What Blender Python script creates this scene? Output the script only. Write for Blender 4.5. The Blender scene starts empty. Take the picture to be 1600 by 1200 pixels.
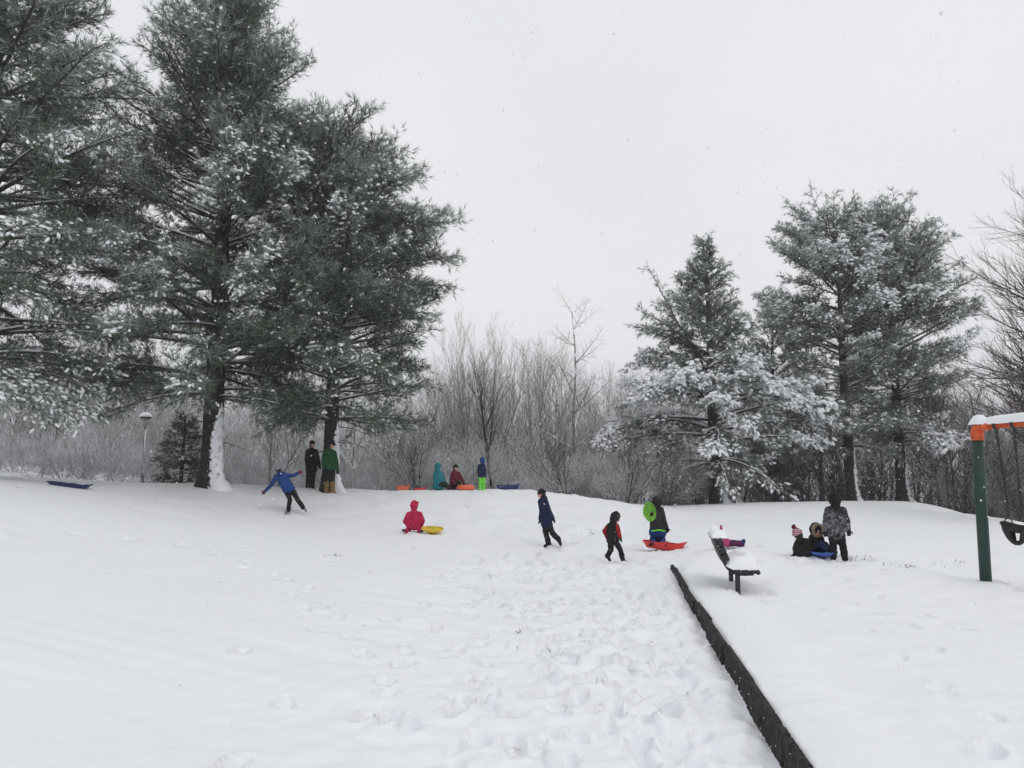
import bpy, bmesh, math, random
import numpy as np
from mathutils import Vector, Matrix

random.seed(7)
rng = np.random.default_rng(7)
scene = bpy.context.scene
COL = scene.collection

# ------------------------------------------------------------------ camera, sky, sun, exposure
F = 1200.0
PITCH = math.atan(135.0 / F)
EYE = 1.6
cam_d = bpy.data.cameras.new('camera')
cam_d.sensor_width = 36.0
cam_d.lens = F / 1600.0 * 36.0
cam_d.clip_start = 0.05
cam_d.clip_end = 1000.0
cam = bpy.data.objects.new('camera', cam_d)
COL.objects.link(cam)
cam.location = (0, 0, EYE)
cam.rotation_euler = (math.pi / 2 + PITCH, 0, 0)
scene.camera = cam

SUN_EL, SUN_AZ = math.radians(48), math.radians(150)   # azimuth clockwise from +Y (north)
world = bpy.data.worlds.new('World')
scene.world = world
world.use_nodes = True
wn, wl = world.node_tree.nodes, world.node_tree.links
wn.clear()
w_out = wn.new('ShaderNodeOutputWorld')
w_bg = wn.new('ShaderNodeBackground')
w_sky = wn.new('ShaderNodeTexSky')
w_sky.sky_type = 'NISHITA'
w_sky.sun_disc = False
w_sky.sun_elevation = SUN_EL
w_sky.sun_rotation = SUN_AZ
w_sky.air_density = 1.0
w_sky.dust_density = 4.0
w_sky.altitude = 100
# a closed overcast deck in front of the clear sky: nearly even, a little uneven as cloud is
w_co = wn.new('ShaderNodeTexCoord')
w_map = wn.new('ShaderNodeMapping')
w_map.inputs['Scale'].default_value = (1.2, 1.2, 2.6)
w_ns = wn.new('ShaderNodeTexNoise')
w_ns.inputs['Scale'].default_value = 1.3
w_ns.inputs['Detail'].default_value = 3
w_ramp = wn.new('ShaderNodeValToRGB')
w_ramp.color_ramp.elements[0].position = 0.3
w_ramp.color_ramp.elements[0].color = (7.95, 8.15, 8.55, 1)
w_ramp.color_ramp.elements[1].position = 0.7
w_ramp.color_ramp.elements[1].color = (8.75, 8.85, 9.05, 1)
w_mix = wn.new('ShaderNodeMixRGB')
w_mix.inputs['Fac'].default_value = 0.96
wl.new(w_co.outputs['Generated'], w_map.inputs['Vector'])
wl.new(w_map.outputs['Vector'], w_ns.inputs['Vector'])
wl.new(w_ns.outputs['Fac'], w_ramp.inputs['Fac'])
wl.new(w_sky.outputs['Color'], w_mix.inputs['Color1'])
wl.new(w_ramp.outputs['Color'], w_mix.inputs['Color2'])
wl.new(w_mix.outputs['Color'], w_bg.inputs['Color'])
w_bg.inputs['Strength'].default_value = 0.1
wl.new(w_bg.outputs['Background'], w_out.inputs['Surface'])

sun_d = bpy.data.lights.new('sun', 'SUN')
sun_d.energy = 0.5
sun_d.angle = math.radians(25)
sun_d.color = (1.0, 0.975, 0.94)
sun = bpy.data.objects.new('sun', sun_d)
COL.objects.link(sun)
sdir = Vector((math.sin(SUN_AZ) * math.cos(SUN_EL), math.cos(SUN_AZ) * math.cos(SUN_EL), math.sin(SUN_EL)))
sun.rotation_euler = sdir.to_track_quat('Z', 'Y').to_euler()
sun.location = (0, 0, 30)

scene.view_settings.view_transform = 'Standard'
scene.view_settings.look = 'None'
scene.view_settings.gamma = 1.0
scene.view_settings.use_curve_mapping = False
scene.view_settings.exposure = 0.02
scene.render.engine = 'CYCLES'
scene.cycles.max_bounces = 8
scene.cycles.diffuse_bounces = 4
scene.cycles.use_denoising = True
scene.cycles.denoiser = 'OPENIMAGEDENOISE'
scene.cycles.denoising_input_passes = 'RGB_ALBEDO_NORMAL'
scene.cycles.denoising_prefilter = 'ACCURATE'
scene.cycles.volume_bounces = 0

# ------------------------------------------------------------------ helpers
def at(px, py, d):
    """world point seen at photo pixel (px, py) at depth y = d"""
    u = (px - 800.0) / F
    v = (600.0 - py) / F
    c, s = math.cos(PITCH), math.sin(PITCH)
    y, z = c - v * s, s + v * c
    t = d / y
    return np.array((u * t, d, EYE + z * t))

def _hash(ix, iy, iz, seed):
    h = (ix * 374761393 + iy * 668265263 + iz * 2147483647 + seed * 974634537) & 0xFFFFFFFF
    h = ((h ^ (h >> 13)) * 1274126177) & 0xFFFFFFFF
    h = (h ^ (h >> 16)) & 0xFFFFFFFF
    return h.astype(np.float64) / 4294967295.0

def vnoise(p, scale=1.0, seed=0):
    """smooth value noise 0..1 at points p (n,3) or (n,2)"""
    p = np.asarray(p, dtype=np.float64) * scale
    if p.shape[1] == 2:
        p = np.c_[p, np.zeros(len(p))]
    i = np.floor(p).astype(np.int64)
    f = p - i
    f = f * f * f * (f * (f * 6 - 15) + 10)
    out = 0
    for dx in (0, 1):
        for dy in (0, 1):
            for dz in (0, 1):
                w = (f[:, 0] if dx else 1 - f[:, 0]) * (f[:, 1] if dy else 1 - f[:, 1]) * (f[:, 2] if dz else 1 - f[:, 2])
                out = out + w * _hash(i[:, 0] + dx, i[:, 1] + dy, i[:, 2] + dz, seed)
    return out

def fbm(p, scale, octaves=3, seed=0):
    a, t, n = 0, 1.0, 0
    for k in range(octaves):
        a = a + t * (vnoise(p, scale * 2 ** k, seed + k * 17) - 0.5)
        n += t
        t *= 0.5
    return a / n * 2

def sstep(a, b, x):
    t = np.clip((x - a) / (b - a), 0, 1)
    return t * t * (3 - 2 * t)

def nrm(v):
    v = np.asarray(v, dtype=np.float64)
    return v / np.maximum(np.linalg.norm(v, axis=-1, keepdims=True), 1e-9)

def mesh_np(name, V, Fc, smooth=False, attrs=None):
    V = np.ascontiguousarray(V, dtype=np.float32)
    Fc = np.ascontiguousarray(Fc, dtype=np.int32)
    k = Fc.shape[1]
    me = bpy.data.meshes.new(name)
    me.vertices.add(len(V))
    me.vertices.foreach_set('co', V.ravel())
    me.loops.add(Fc.size)
    me.loops.foreach_set('vertex_index', Fc.ravel())
    me.polygons.add(len(Fc))
    me.polygons.foreach_set('loop_start', np.arange(0, Fc.size, k, dtype=np.int32))
    if smooth:
        me.polygons.foreach_set('use_smooth', np.ones(len(Fc), dtype=bool))
    for an, (dom, val) in (attrs or {}).items():
        a = me.attributes.new(an, 'FLOAT', dom)
        a.data.foreach_set('value', np.ascontiguousarray(val, dtype=np.float32))
    me.update(calc_edges=True)
    return me

def obj(name, me, mat=None, parent=None, loc=None):
    o = bpy.data.objects.new(name, me)
    COL.objects.link(o)
    if mat is not None and len(me.materials) == 0:
        me.materials.append(mat)
    if parent is not None:
        o.parent = parent
    if loc is not None:
        o.location = loc
    return o

def tag(o, label=None, cat=None, group=None, kind=None):
    for k, v in (('label', label), ('category', cat), ('group', group), ('kind', kind)):
        if v:
            o[k] = v
    return o

def thing(name, label, cat, loc=(0, 0, 0), group=None, rotz=0.0):
    o = bpy.data.objects.new(name, None)
    o.empty_display_size = 0.1
    COL.objects.link(o)
    o.location = tuple(float(c) for c in loc)
    o.rotation_euler = (0, 0, rotz)
    return tag(o, label, cat, group)

def copy_tree(o, parent=None):
    c = o.copy()
    COL.objects.link(c)
    if parent is not None:
        c.parent = parent
    for ch in list(o.children):
        copy_tree(ch, c)
    return c

def join(parts):
    """[(V, F)] -> V, F"""
    Vs, Fs, n = [], [], 0
    for V, Fc in parts:
        Vs.append(V)
        Fs.append(np.asarray(Fc) + n)
        n += len(V)
    return np.concatenate(Vs), np.concatenate(Fs)

def tube(P, R, k=8, cap=True, squash=None):
    """quad tube along points P with radii R; ends closed by collapsing rings"""
    P = np.asarray(P, float)
    R = np.asarray(R, float)
    if cap:
        P = np.vstack([P[:1], P, P[-1:]])
        R = np.r_[1e-4, R, 1e-4]
    n = len(P)
    T = np.gradient(P, axis=0)
    if cap:
        T[0] = T[1] = P[2] - P[1]
        T[-1] = T[-2] = P[-2] - P[-3]
    T = nrm(T)
    ref = np.array((0, 0, 1.0)) if abs(T[:, 2]).mean() < 0.8 else np.array((1.0, 0, 0))
    S = nrm(np.cross(T, ref))
    U = np.cross(S, T)
    a = np.arange(k) / k * 2 * np.pi
    ring = S[:, None] * np.cos(a)[None, :, None] + U[:, None] * np.sin(a)[None, :, None]
    V = (P[:, None] + ring * R[:, None, None]).reshape(-1, 3)
    i = np.arange(n - 1)[:, None] * k
    j = np.arange(k)[None, :]
    j2 = (j + 1) % k
    Fq = np.stack([i + j, i + j2, i + k + j2, i + k + j], -1).reshape(-1, 4)
    return V, Fq

def prisms(P0, P1, R0, R1):
    """N four-sided twigs, diamond section with a ridge up: quads"""
    P0, P1 = np.asarray(P0, float), np.asarray(P1, float)
    R0, R1 = np.asarray(R0, float)[:, None, None], np.asarray(R1, float)[:, None, None]
    d = nrm(P1 - P0)
    ref = np.where(np.abs(d[:, 2:3]) > 0.97, np.array([[1.0, 0, 0]]), np.array([[0, 0, 1.0]]))
    s = nrm(np.cross(d, ref))
    u = np.cross(s, d)
    ring = np.stack([s, u, -s, -u], 1)
    V = np.concatenate([P0[:, None] + ring * R0, P1[:, None] + ring * R1], 1).reshape(-1, 3)
    q = np.array([[0, 1, 5, 4], [1, 2, 6, 5], [2, 3, 7, 6], [3, 0, 4, 7]])
    Fq = (np.arange(len(P0))[:, None, None] * 8 + q[None]).reshape(-1, 4)
    return V, Fq

def box(c, s, R=None):
    c, s = np.asarray(c, float), np.asarray(s, float) / 2
    g = np.array([(x, y, z) for x in (-1, 1) for y in (-1, 1) for z in (-1, 1)], float) * s
    if R is not None:
        g = g @ np.asarray(R).T
    Fq = np.array([(0, 1, 3, 2), (4, 6, 7, 5), (0, 4, 5, 1), (2, 3, 7, 6), (0, 2, 6, 4), (1, 5, 7, 3)])
    return g + c, Fq

def bevel(o, w=0.01, seg=2):
    m = o.modifiers.new('bevel', 'BEVEL')
    m.width, m.segments, m.limit_method = w, seg, 'ANGLE'
    return o

# ------------------------------------------------------------------ materials
def new_mat(name):
    m = bpy.data.materials.new(name)
    m.use_nodes = True
    nt = m.node_tree
    return m, nt.nodes, nt.links, nt.nodes['Principled BSDF']

def N(nodes, typ, **kw):
    n = nodes.new(typ)
    for k, v in kw.items():
        if k in n.inputs:
            n.inputs[k].default_value = v
        else:
            setattr(n, k, v)
    return n

def plain(name, col, rough=0.7, var=0.25, scale=14.0, bump=0.0, bscale=60.0, spec=0.3, detail=4):
    m, n, l, b = new_mat(name)
    tc = N(n, 'ShaderNodeTexCoord')
    ns = N(n, 'ShaderNodeTexNoise', Scale=scale, Detail=detail)
    rp = N(n, 'ShaderNodeValToRGB')
    rp.color_ramp.elements[0].position = 0.3
    rp.color_ramp.elements[1].position = 0.7
    rp.color_ramp.elements[0].color = tuple(c * (1 - var) for c in col) + (1,)
    rp.color_ramp.elements[1].color = tuple(min(1, c * (1 + var)) for c in col) + (1,)
    l.new(tc.outputs['Object'], ns.inputs['Vector'])
    l.new(ns.outputs['Fac'], rp.inputs['Fac'])
    l.new(rp.outputs['Color'], b.inputs['Base Color'])
    b.inputs['Roughness'].default_value = rough
    b.inputs['Specular IOR Level'].default_value = spec
    if bump:
        n2 = N(n, 'ShaderNodeTexNoise', Scale=bscale, Detail=3)
        bp = N(n, 'ShaderNodeBump', Strength=bump, Distance=0.02)
        l.new(tc.outputs['Object'], n2.inputs['Vector'])
        l.new(n2.outputs['Fac'], bp.inputs['Height'])
        l.new(bp.outputs['Normal'], b.inputs['Normal'])
    return m

SNOW_C = (0.86, 0.872, 0.895)

def snow_mat(name, bump=0.35, scale=9.0):
    m, n, l, b = new_mat(name)
    geo = N(n, 'ShaderNodeNewGeometry')
    n1 = N(n, 'ShaderNodeTexNoise', Scale=scale, Detail=6, Roughness=0.6)
    n2 = N(n, 'ShaderNodeTexNoise', Scale=scale * 9, Detail=3)
    ad = N(n, 'ShaderNodeMath', operation='MULTIPLY_ADD')
    ad.inputs[1].default_value = 0.25
    bp = N(n, 'ShaderNodeBump', Strength=bump, Distance=0.03)
    l.new(geo.outputs['Position'], n1.inputs['Vector'])
    l.new(geo.outputs['Position'], n2.inputs['Vector'])
    l.new(n2.outputs['Fac'], ad.inputs[0])
    l.new(n1.outputs['Fac'], ad.inputs[2])
    l.new(ad.outputs['Value'], bp.inputs['Height'])
    l.new(bp.outputs['Normal'], b.inputs['Normal'])
    b.inputs['Base Color'].default_value = SNOW_C + (1,)
    b.inputs['Roughness'].default_value = 0.65
    b.inputs['Specular IOR Level'].default_value = 0.15
    return m

def bark_mat(name, col, snow_z=None, wet=0.6, seed=0.0, amount=0.5):
    """bark with ridges; where faces point up past snow_z, snow lies on it"""
    m, n, l, b = new_mat(name)
    geo = N(n, 'ShaderNodeNewGeometry')
    mp = N(n, 'ShaderNodeMapping')
    mp.inputs['Scale'].default_value = (14, 14, 3.0)
    ns = N(n, 'ShaderNodeTexNoise', Scale=1.6, Detail=5, Roughness=0.65)
    rp = N(n, 'ShaderNodeValToRGB')
    rp.color_ramp.elements[0].position = 0.35
    rp.color_ramp.elements[1].position = 0.72
    rp.color_ramp.elements[0].color = tuple(c * 0.45 for c in col) + (1,)
    rp.color_ramp.elements[1].color = tuple(c * 1.35 for c in col) + (1,)
    l.new(geo.outputs['Position'], mp.inputs['Vector'])
    l.new(mp.outputs['Vector'], ns.inputs['Vector'])
    l.new(ns.outputs['Fac'], rp.inputs['Fac'])
    bp = N(n, 'ShaderNodeBump', Strength=0.7, Distance=0.04)
    l.new(ns.outputs['Fac'], bp.inputs['Height'])
    l.new(bp.outputs['Normal'], b.inputs['Normal'])
    b.inputs['Roughness'].default_value = 0.85
    b.inputs['Specular IOR Level'].default_value = 0.2
    if snow_z is None:
        l.new(rp.outputs['Color'], b.inputs['Base Color'])
        return m
    sp = N(n, 'ShaderNodeSeparateXYZ')
    n2 = N(n, 'ShaderNodeTexNoise', Scale=2.2, Detail=3)
    th = N(n, 'ShaderNodeMath', operation='MULTIPLY_ADD')       # normal.z + (noise - .5) * a
    th.inputs[1].default_value = amount
    sb = N(n, 'ShaderNodeMath', operation='SUBTRACT')
    sb.inputs[1].default_value = 0.5 * amount + snow_z
    sc = N(n, 'ShaderNodeMath', operation='MULTIPLY', use_clamp=True)
    sc.inputs[1].default_value = 8.0
    mx = N(n, 'ShaderNodeMixRGB')
    mx.inputs['Color2'].default_value = SNOW_C + (1,)
    l.new(geo.outputs['Normal'], sp.inputs['Vector'])
    l.new(geo.outputs['Position'], n2.inputs['Vector'])
    l.new(n2.outputs['Fac'], th.inputs[0])
    l.new(sp.outputs['Z'], th.inputs[2])
    l.new(th.outputs['Value'], sb.inputs[0])
    l.new(sb.outputs['Value'], sc.inputs[0])
    l.new(sc.outputs['Value'], mx.inputs['Fac'])
    l.new(rp.outputs['Color'], mx.inputs['Color1'])
    l.new(mx.outputs['Color'], b.inputs['Base Color'])
    return m

def plaster_bark(name, zmax, ang):
    """pine bark with snow blown on to one side up to zmax, breaking up at its edges"""
    m = bark_mat(name, (0.040, 0.036, 0.033))
    nt = m.node_tree; n, l = nt.nodes, nt.links
    b = n['Principled BSDF']
    old = b.inputs['Base Color'].links[0].from_socket
    tc = N(n, 'ShaderNodeTexCoord'); geo = N(n, 'ShaderNodeNewGeometry')
    dt = N(n, 'ShaderNodeVectorMath', operation='DOT_PRODUCT'); dt.inputs[1].default_value = (math.cos(ang), math.sin(ang), 0)
    sp = N(n, 'ShaderNodeSeparateXYZ')
    n1 = N(n, 'ShaderNodeTexNoise', Scale=9.0, Detail=6, Roughness=.75)
    a1 = N(n, 'ShaderNodeMath', operation='MULTIPLY_ADD'); a1.inputs[1].default_value = 1.1
    hz = N(n, 'ShaderNodeMapRange'); hz.inputs[1].default_value = zmax * .55; hz.inputs[2].default_value = zmax * 1.3; hz.inputs[3].default_value = 1.12; hz.inputs[4].default_value = 2.1
    sb = N(n, 'ShaderNodeMath', operation='SUBTRACT'); sc = N(n, 'ShaderNodeMath', operation='MULTIPLY', use_clamp=True); sc.inputs[1].default_value = 9
    mx = N(n, 'ShaderNodeMixRGB'); mx.inputs['Color2'].default_value = SNOW_C + (1,)
    l.new(geo.outputs['Normal'], dt.inputs[0]); l.new(tc.outputs['Object'], sp.inputs[0]); l.new(tc.outputs['Object'], n1.inputs['Vector'])
    l.new(n1.outputs['Fac'], a1.inputs[0]); l.new(dt.outputs['Value'], a1.inputs[2]); l.new(sp.outputs['Z'], hz.inputs[0])
    l.new(a1.outputs[0], sb.inputs[0]); l.new(hz.outputs[0], sb.inputs[1]); l.new(sb.outputs[0], sc.inputs[0]); l.new(sc.outputs[0], mx.inputs['Fac'])
    l.new(old, mx.inputs['Color1']); l.new(mx.outputs[0], b.inputs['Base Color'])
    return m

def needle_mat(name, dark, light):
    m, n, l, b = new_mat(name)
    a1 = N(n, 'ShaderNodeAttribute', attribute_name='tone')
    a2 = N(n, 'ShaderNodeAttribute', attribute_name='frost')
    m1 = N(n, 'ShaderNodeMixRGB')
    m1.inputs['Color1'].default_value = dark + (1,)
    m1.inputs['Color2'].default_value = light + (1,)
    m2 = N(n, 'ShaderNodeMixRGB')
    m2.inputs['Color2'].default_value = (0.80, 0.82, 0.815, 1)
    l.new(a1.outputs['Fac'], m1.inputs['Fac'])
    l.new(m1.outputs['Color'], m2.inputs['Color1'])
    l.new(a2.outputs['Fac'], m2.inputs['Fac'])
    l.new(m2.outputs['Color'], b.inputs['Base Color'])
    b.inputs['Roughness'].default_value = 0.75
    b.inputs['Specular IOR Level'].default_value = 0.15
    return m

M_SNOW = snow_mat('snow', 0.45, 7.0)
M_SNOWF = snow_mat('snow_on_branches', 0.3, 14.0)
M_BARK = bark_mat('pine_bark', (0.040, 0.036, 0.033))
M_LIMB = bark_mat('pine_limb_bark', (0.06, 0.052, 0.046), 0.45)
M_TWIG = bark_mat('pine_twig_bark', (0.055, 0.046, 0.038), 0.75)
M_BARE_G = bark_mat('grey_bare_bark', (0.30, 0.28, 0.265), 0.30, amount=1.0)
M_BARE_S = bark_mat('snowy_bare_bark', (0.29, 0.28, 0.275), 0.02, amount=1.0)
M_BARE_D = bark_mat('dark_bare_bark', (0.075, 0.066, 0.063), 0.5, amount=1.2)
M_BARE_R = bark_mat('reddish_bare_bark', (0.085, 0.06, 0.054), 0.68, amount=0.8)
M_NEED = needle_mat('pine_needles', (0.016, 0.031, 0.013), (0.064, 0.112, 0.040))
M_NEED2 = needle_mat('far_pine_needles', (0.020, 0.036, 0.019), (0.066, 0.108, 0.050))

# ------------------------------------------------------------------ the terrain
EDGE_A = at(1270, 1200, 4.13)[:2]
EDGE_A = np.array((EDGE_A[0], 4.13))
_far = at(1055, 890, 12.4)
EDGE_B = np.array((_far[0] + .05, 12.4))
EDGE_A[0] += .065
EDIR = (EDGE_B - EDGE_A) / np.linalg.norm(EDGE_B - EDGE_A)
EPERP = np.array((EDIR[1], -EDIR[0]))          # to the right of the border
STEP = 0.2

ctrl = []
def C(x, y, z): ctrl.append((x, y, z))
def CP(px, py, d): ctrl.append(tuple(at(px, py, d)))
for c in ((-3, 1.5, -.02), (0, 1.5, -.19), (1.5, 1.5, -.2), (0, 5, -.2), (1.6, 5, -.2), (-2.5, 5, -.06), (-6, 5, .28), (-6, 1.5, .2),
          (0, 9, -.21), (2, 9, -.21), (2.4, 12, -.2), (-4, 10, .1), (-8, 10, .62), (-10, 15, 1.02), (-14, 14, 1.3),
          (3, 4, -.2), (6, 5, -.2), (4, 8, -.2), (8, 8, -.2), (4, 12, -.18), (7, 12.5, -.18), (9, 12, -.2), (12, 6, -.2),
          (10, 18, -.02), (6, 20, .0), (4, 18, -.05), (5, 27, -.06), (9, 27, 0), (13, 22, -.05),
          (-30, 20, 2.3), (-30, 5, 2.0), (-25, 35, 1.8), (-15, 33, .7), (-5, 37, -.6), (1, 37, -.9), (-10, 46, -.2),
          (5, 42, -.7), (12, 46, -1.2), (20, 44, -2.2), (26, 36, -2.2), (24, 27, -1.5), (20, 31, -1.0), (30, 15, -.8), (25, 10, -.4), (30, 0, -.3),
          (-30, 60, 2.0), (0, 70, 0), (30, 70, -1.5), (-60, 90, 5), (0, 120, 2), (70, 90, 0), (-80, 20, 4), (80, 10, 0), (0, -60, 0), (60, -60, 0), (-60, -60, 2),
          (-150, 100, 6), (150, 100, 2), (0, 190, 4), (-150, -100, 3), (150, -100, 1)):
    C(*c)
for c in ((0, 751, 20), (100, 757, 21.5), (200, 757, 24), (330, 759, 25), (420, 763, 26), (515, 765, 27), (580, 766, 27.5), (640, 766, 28.2), (750, 766, 28.5), (820, 766, 28.5),
          (880, 772, 28), (935, 781, 27.5), (990, 791, 28), (1060, 790, 33), (1130, 787, 36), (1230, 787, 36.5), (1332, 788, 37), (1410, 784, 37.5),
          (1480, 795, 33), (1540, 806, 28), (1600, 818, 24), (1500, 815, 26), (1300, 815, 24),
          (455, 803, 23), (645, 831, 19.5), (858, 852, 18), (968, 879, 15.6), (1032, 858, 17), (1150, 858, 14.8), (1265, 886, 12.8), (1310, 889, 12.6),
          (222, 756, 36), (900, 810, 23), (750, 800, 23), (560, 790, 24), (200, 800, 17)):
    CP(*c)
ctrl = np.array(ctrl)
def _tps(r2):
    return 0.5 * r2 * np.log(r2 + 1e-9)
_n = len(ctrl)
_D = ((ctrl[:, None, :2] - ctrl[None, :, :2]) ** 2).sum(-1)
_A = np.zeros((_n + 3, _n + 3))
_A[:_n, :_n] = _tps(_D) + np.eye(_n) * 0.6
_A[:_n, _n] = 1
_A[:_n, _n + 1:] = ctrl[:, :2]
_A[_n:, :_n] = _A[:_n, _n:].T
_W = np.linalg.solve(_A, np.r_[ctrl[:, 2], 0, 0, 0])

def ground_raw(x, y):
    x, y = np.atleast_1d(np.asarray(x, float)), np.atleast_1d(np.asarray(y, float))
    out = np.empty(len(x))
    for i in range(0, len(x), 20000):
        xs, ys = x[i:i + 20000], y[i:i + 20000]
        r2 = (xs[:, None] - ctrl[None, :, 0]) ** 2 + (ys[:, None] - ctrl[None, :, 1]) ** 2
        out[i:i + 20000] = _tps(r2) @ _W[:_n] + _W[_n] + _W[_n + 1] * xs + _W[_n + 2] * ys
    return out

def side_of_edge(x, y):
    return (x - EDGE_A[0]) * EPERP[0] + (y - EDGE_A[1]) * EPERP[1]

def ground(x, y):
    x, y = np.atleast_1d(np.asarray(x, float)), np.atleast_1d(np.asarray(y, float))
    z = ground_raw(x, y)
    s = side_of_edge(x, y)
    w = 0.032 + np.maximum(0, y - 12.2) * 0.35
    wob = 0.046 - .0042 * np.clip(y, 0, 12.5) + 0.012 * (vnoise(np.c_[x, y], 3.1, 5) - .5) * 2
    z = z + STEP * sstep(-w, w, s + wob) * (1 - sstep(12.2, 16.5, y))
    z = z + .07 * sstep(6, 12, y) * np.exp(-((s + .25) / .3) ** 2) * (s < .02) * (1 - sstep(12.4, 14, y)) + .045 * np.exp(-((s + .2) / .25) ** 2) * (s < .0) * (y > 0) * (y < 12.4)
    # snow pillowed along the border top, slightly heaped
    z = z + 0.05 * np.exp(-((s - 0.32) / 0.25) ** 2) * (1 - sstep(11, 14, y)) * (y > 0)
    return z

def gz(x, y):
    return float(ground(x, y)[0])

def gp(px, d, dz=0.0):
    """ground point in the direction of photo column px at depth d"""
    x = float(at(px, 780, d)[0])
    return np.array((x, d, gz(x, d) + dz))

# footprints: trails and trampled ground  (x, y, heading, depth)
prints = []
def trail(pts, step=0.42, gap=0.11, depth=0.07, jit=0.06):
    pts = [np.array(p, float) for p in pts]
    k = 0
    for a, b in zip(pts[:-1], pts[1:]):
        L = np.linalg.norm(b - a)
        d = (b - a) / max(L, 1e-6)
        h = math.atan2(d[1], d[0])
        for t in np.arange(0, L, step):
            p = a + d * t + np.array((-d[1], d[0])) * (gap if k % 2 else -gap) + rng.normal(0, jit, 2)
            prints.append((p[0], p[1], h + rng.normal(0, .2), depth * rng.uniform(.6, 1.2)))
            k += 1
def gxy(px, py, dguess=None):
    """where the ray through a photo pixel meets the ground"""
    lo, hi = 2.0, 30.0
    for _ in range(40):
        mid = (lo + hi) / 2
        p = at(px, py, mid)
        if p[2] > gz(p[0], mid): lo = mid
        else: hi = mid
    return at(px, py, lo)[:2]
trail([gxy(300, 850), gxy(460, 905), gxy(515, 985), gxy(650, 1065), gxy(760, 1180)], .55, .14, .075, .1)
trail([gxy(120, 830), gxy(200, 845), gxy(335, 860), gxy(545, 872)], .8, .2, .09, .12)
trail([gxy(860, 855), gxy(850, 930), gxy(840, 1030), gxy(1000, 1190)], .45, .13, .08, .1)
trail([gxy(970, 882), gxy(930, 940), gxy(960, 1040), gxy(900, 1180)], .45, .13, .07, .1)
trail([gxy(1030, 900), gxy(1000, 980), gxy(1050, 1040)], .45, .12, .07, .1)
trail([gxy(1300, 892), gxy(1400, 960), gxy(1480, 1080), gxy(1590, 1180)], .6, .14, .05, .1)
trail([gxy(1340, 880), gxy(1450, 885), gxy(1560, 880)], .5, .12, .05, .15)
for _ in range(620):     # the trampled ground between the hill and the border
    y = rng.uniform(3.6, 17)
    cx = 0.9 + (y - 4) * 0.05
    x = rng.normal(cx, 0.9 + y * .06)
    if side_of_edge(x, y) < -.35:
        prints.append((x, y, rng.normal(1.5, .6), rng.uniform(.015, .08)))
for _ in range(70):
    y = rng.uniform(5, 12.5); x = rng.uniform(3.0, 9)
    prints.append((x, y, rng.uniform(0, 6.3), rng.uniform(.015, .045)))
for px_, d_, n_, sp_ in ((452, 23, 5, .35), (474, 23, 3, .2), (484, 27.3, 4, .3), (515, 26, 4, .35), (645, 19.5, 7, .4), (857, 18, 4, .18), (876, 18, 3, .2), (974, 15.6, 3, .15), (950, 15.6, 3, .15),
                         (1036, 16.8, 9, .45), (1140, 14.6, 7, .4), (1262, 12.7, 10, .4), (1303, 12.6, 3, .14), (1322, 12.6, 3, .14), (1280, 12.2, 6, .4), (1146, 10.3, 4, .2), (1541, 11.25, 4, .14), (1590, 10.7, 8, .35)):
    for _ in range(n_):
        prints.append((float(at(px_, 800, d_)[0]) + rng.normal(0, sp_), d_ + rng.normal(0, sp_), rng.uniform(0, 6.3), rng.uniform(.04, .08)))
prints = np.array(prints)

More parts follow.
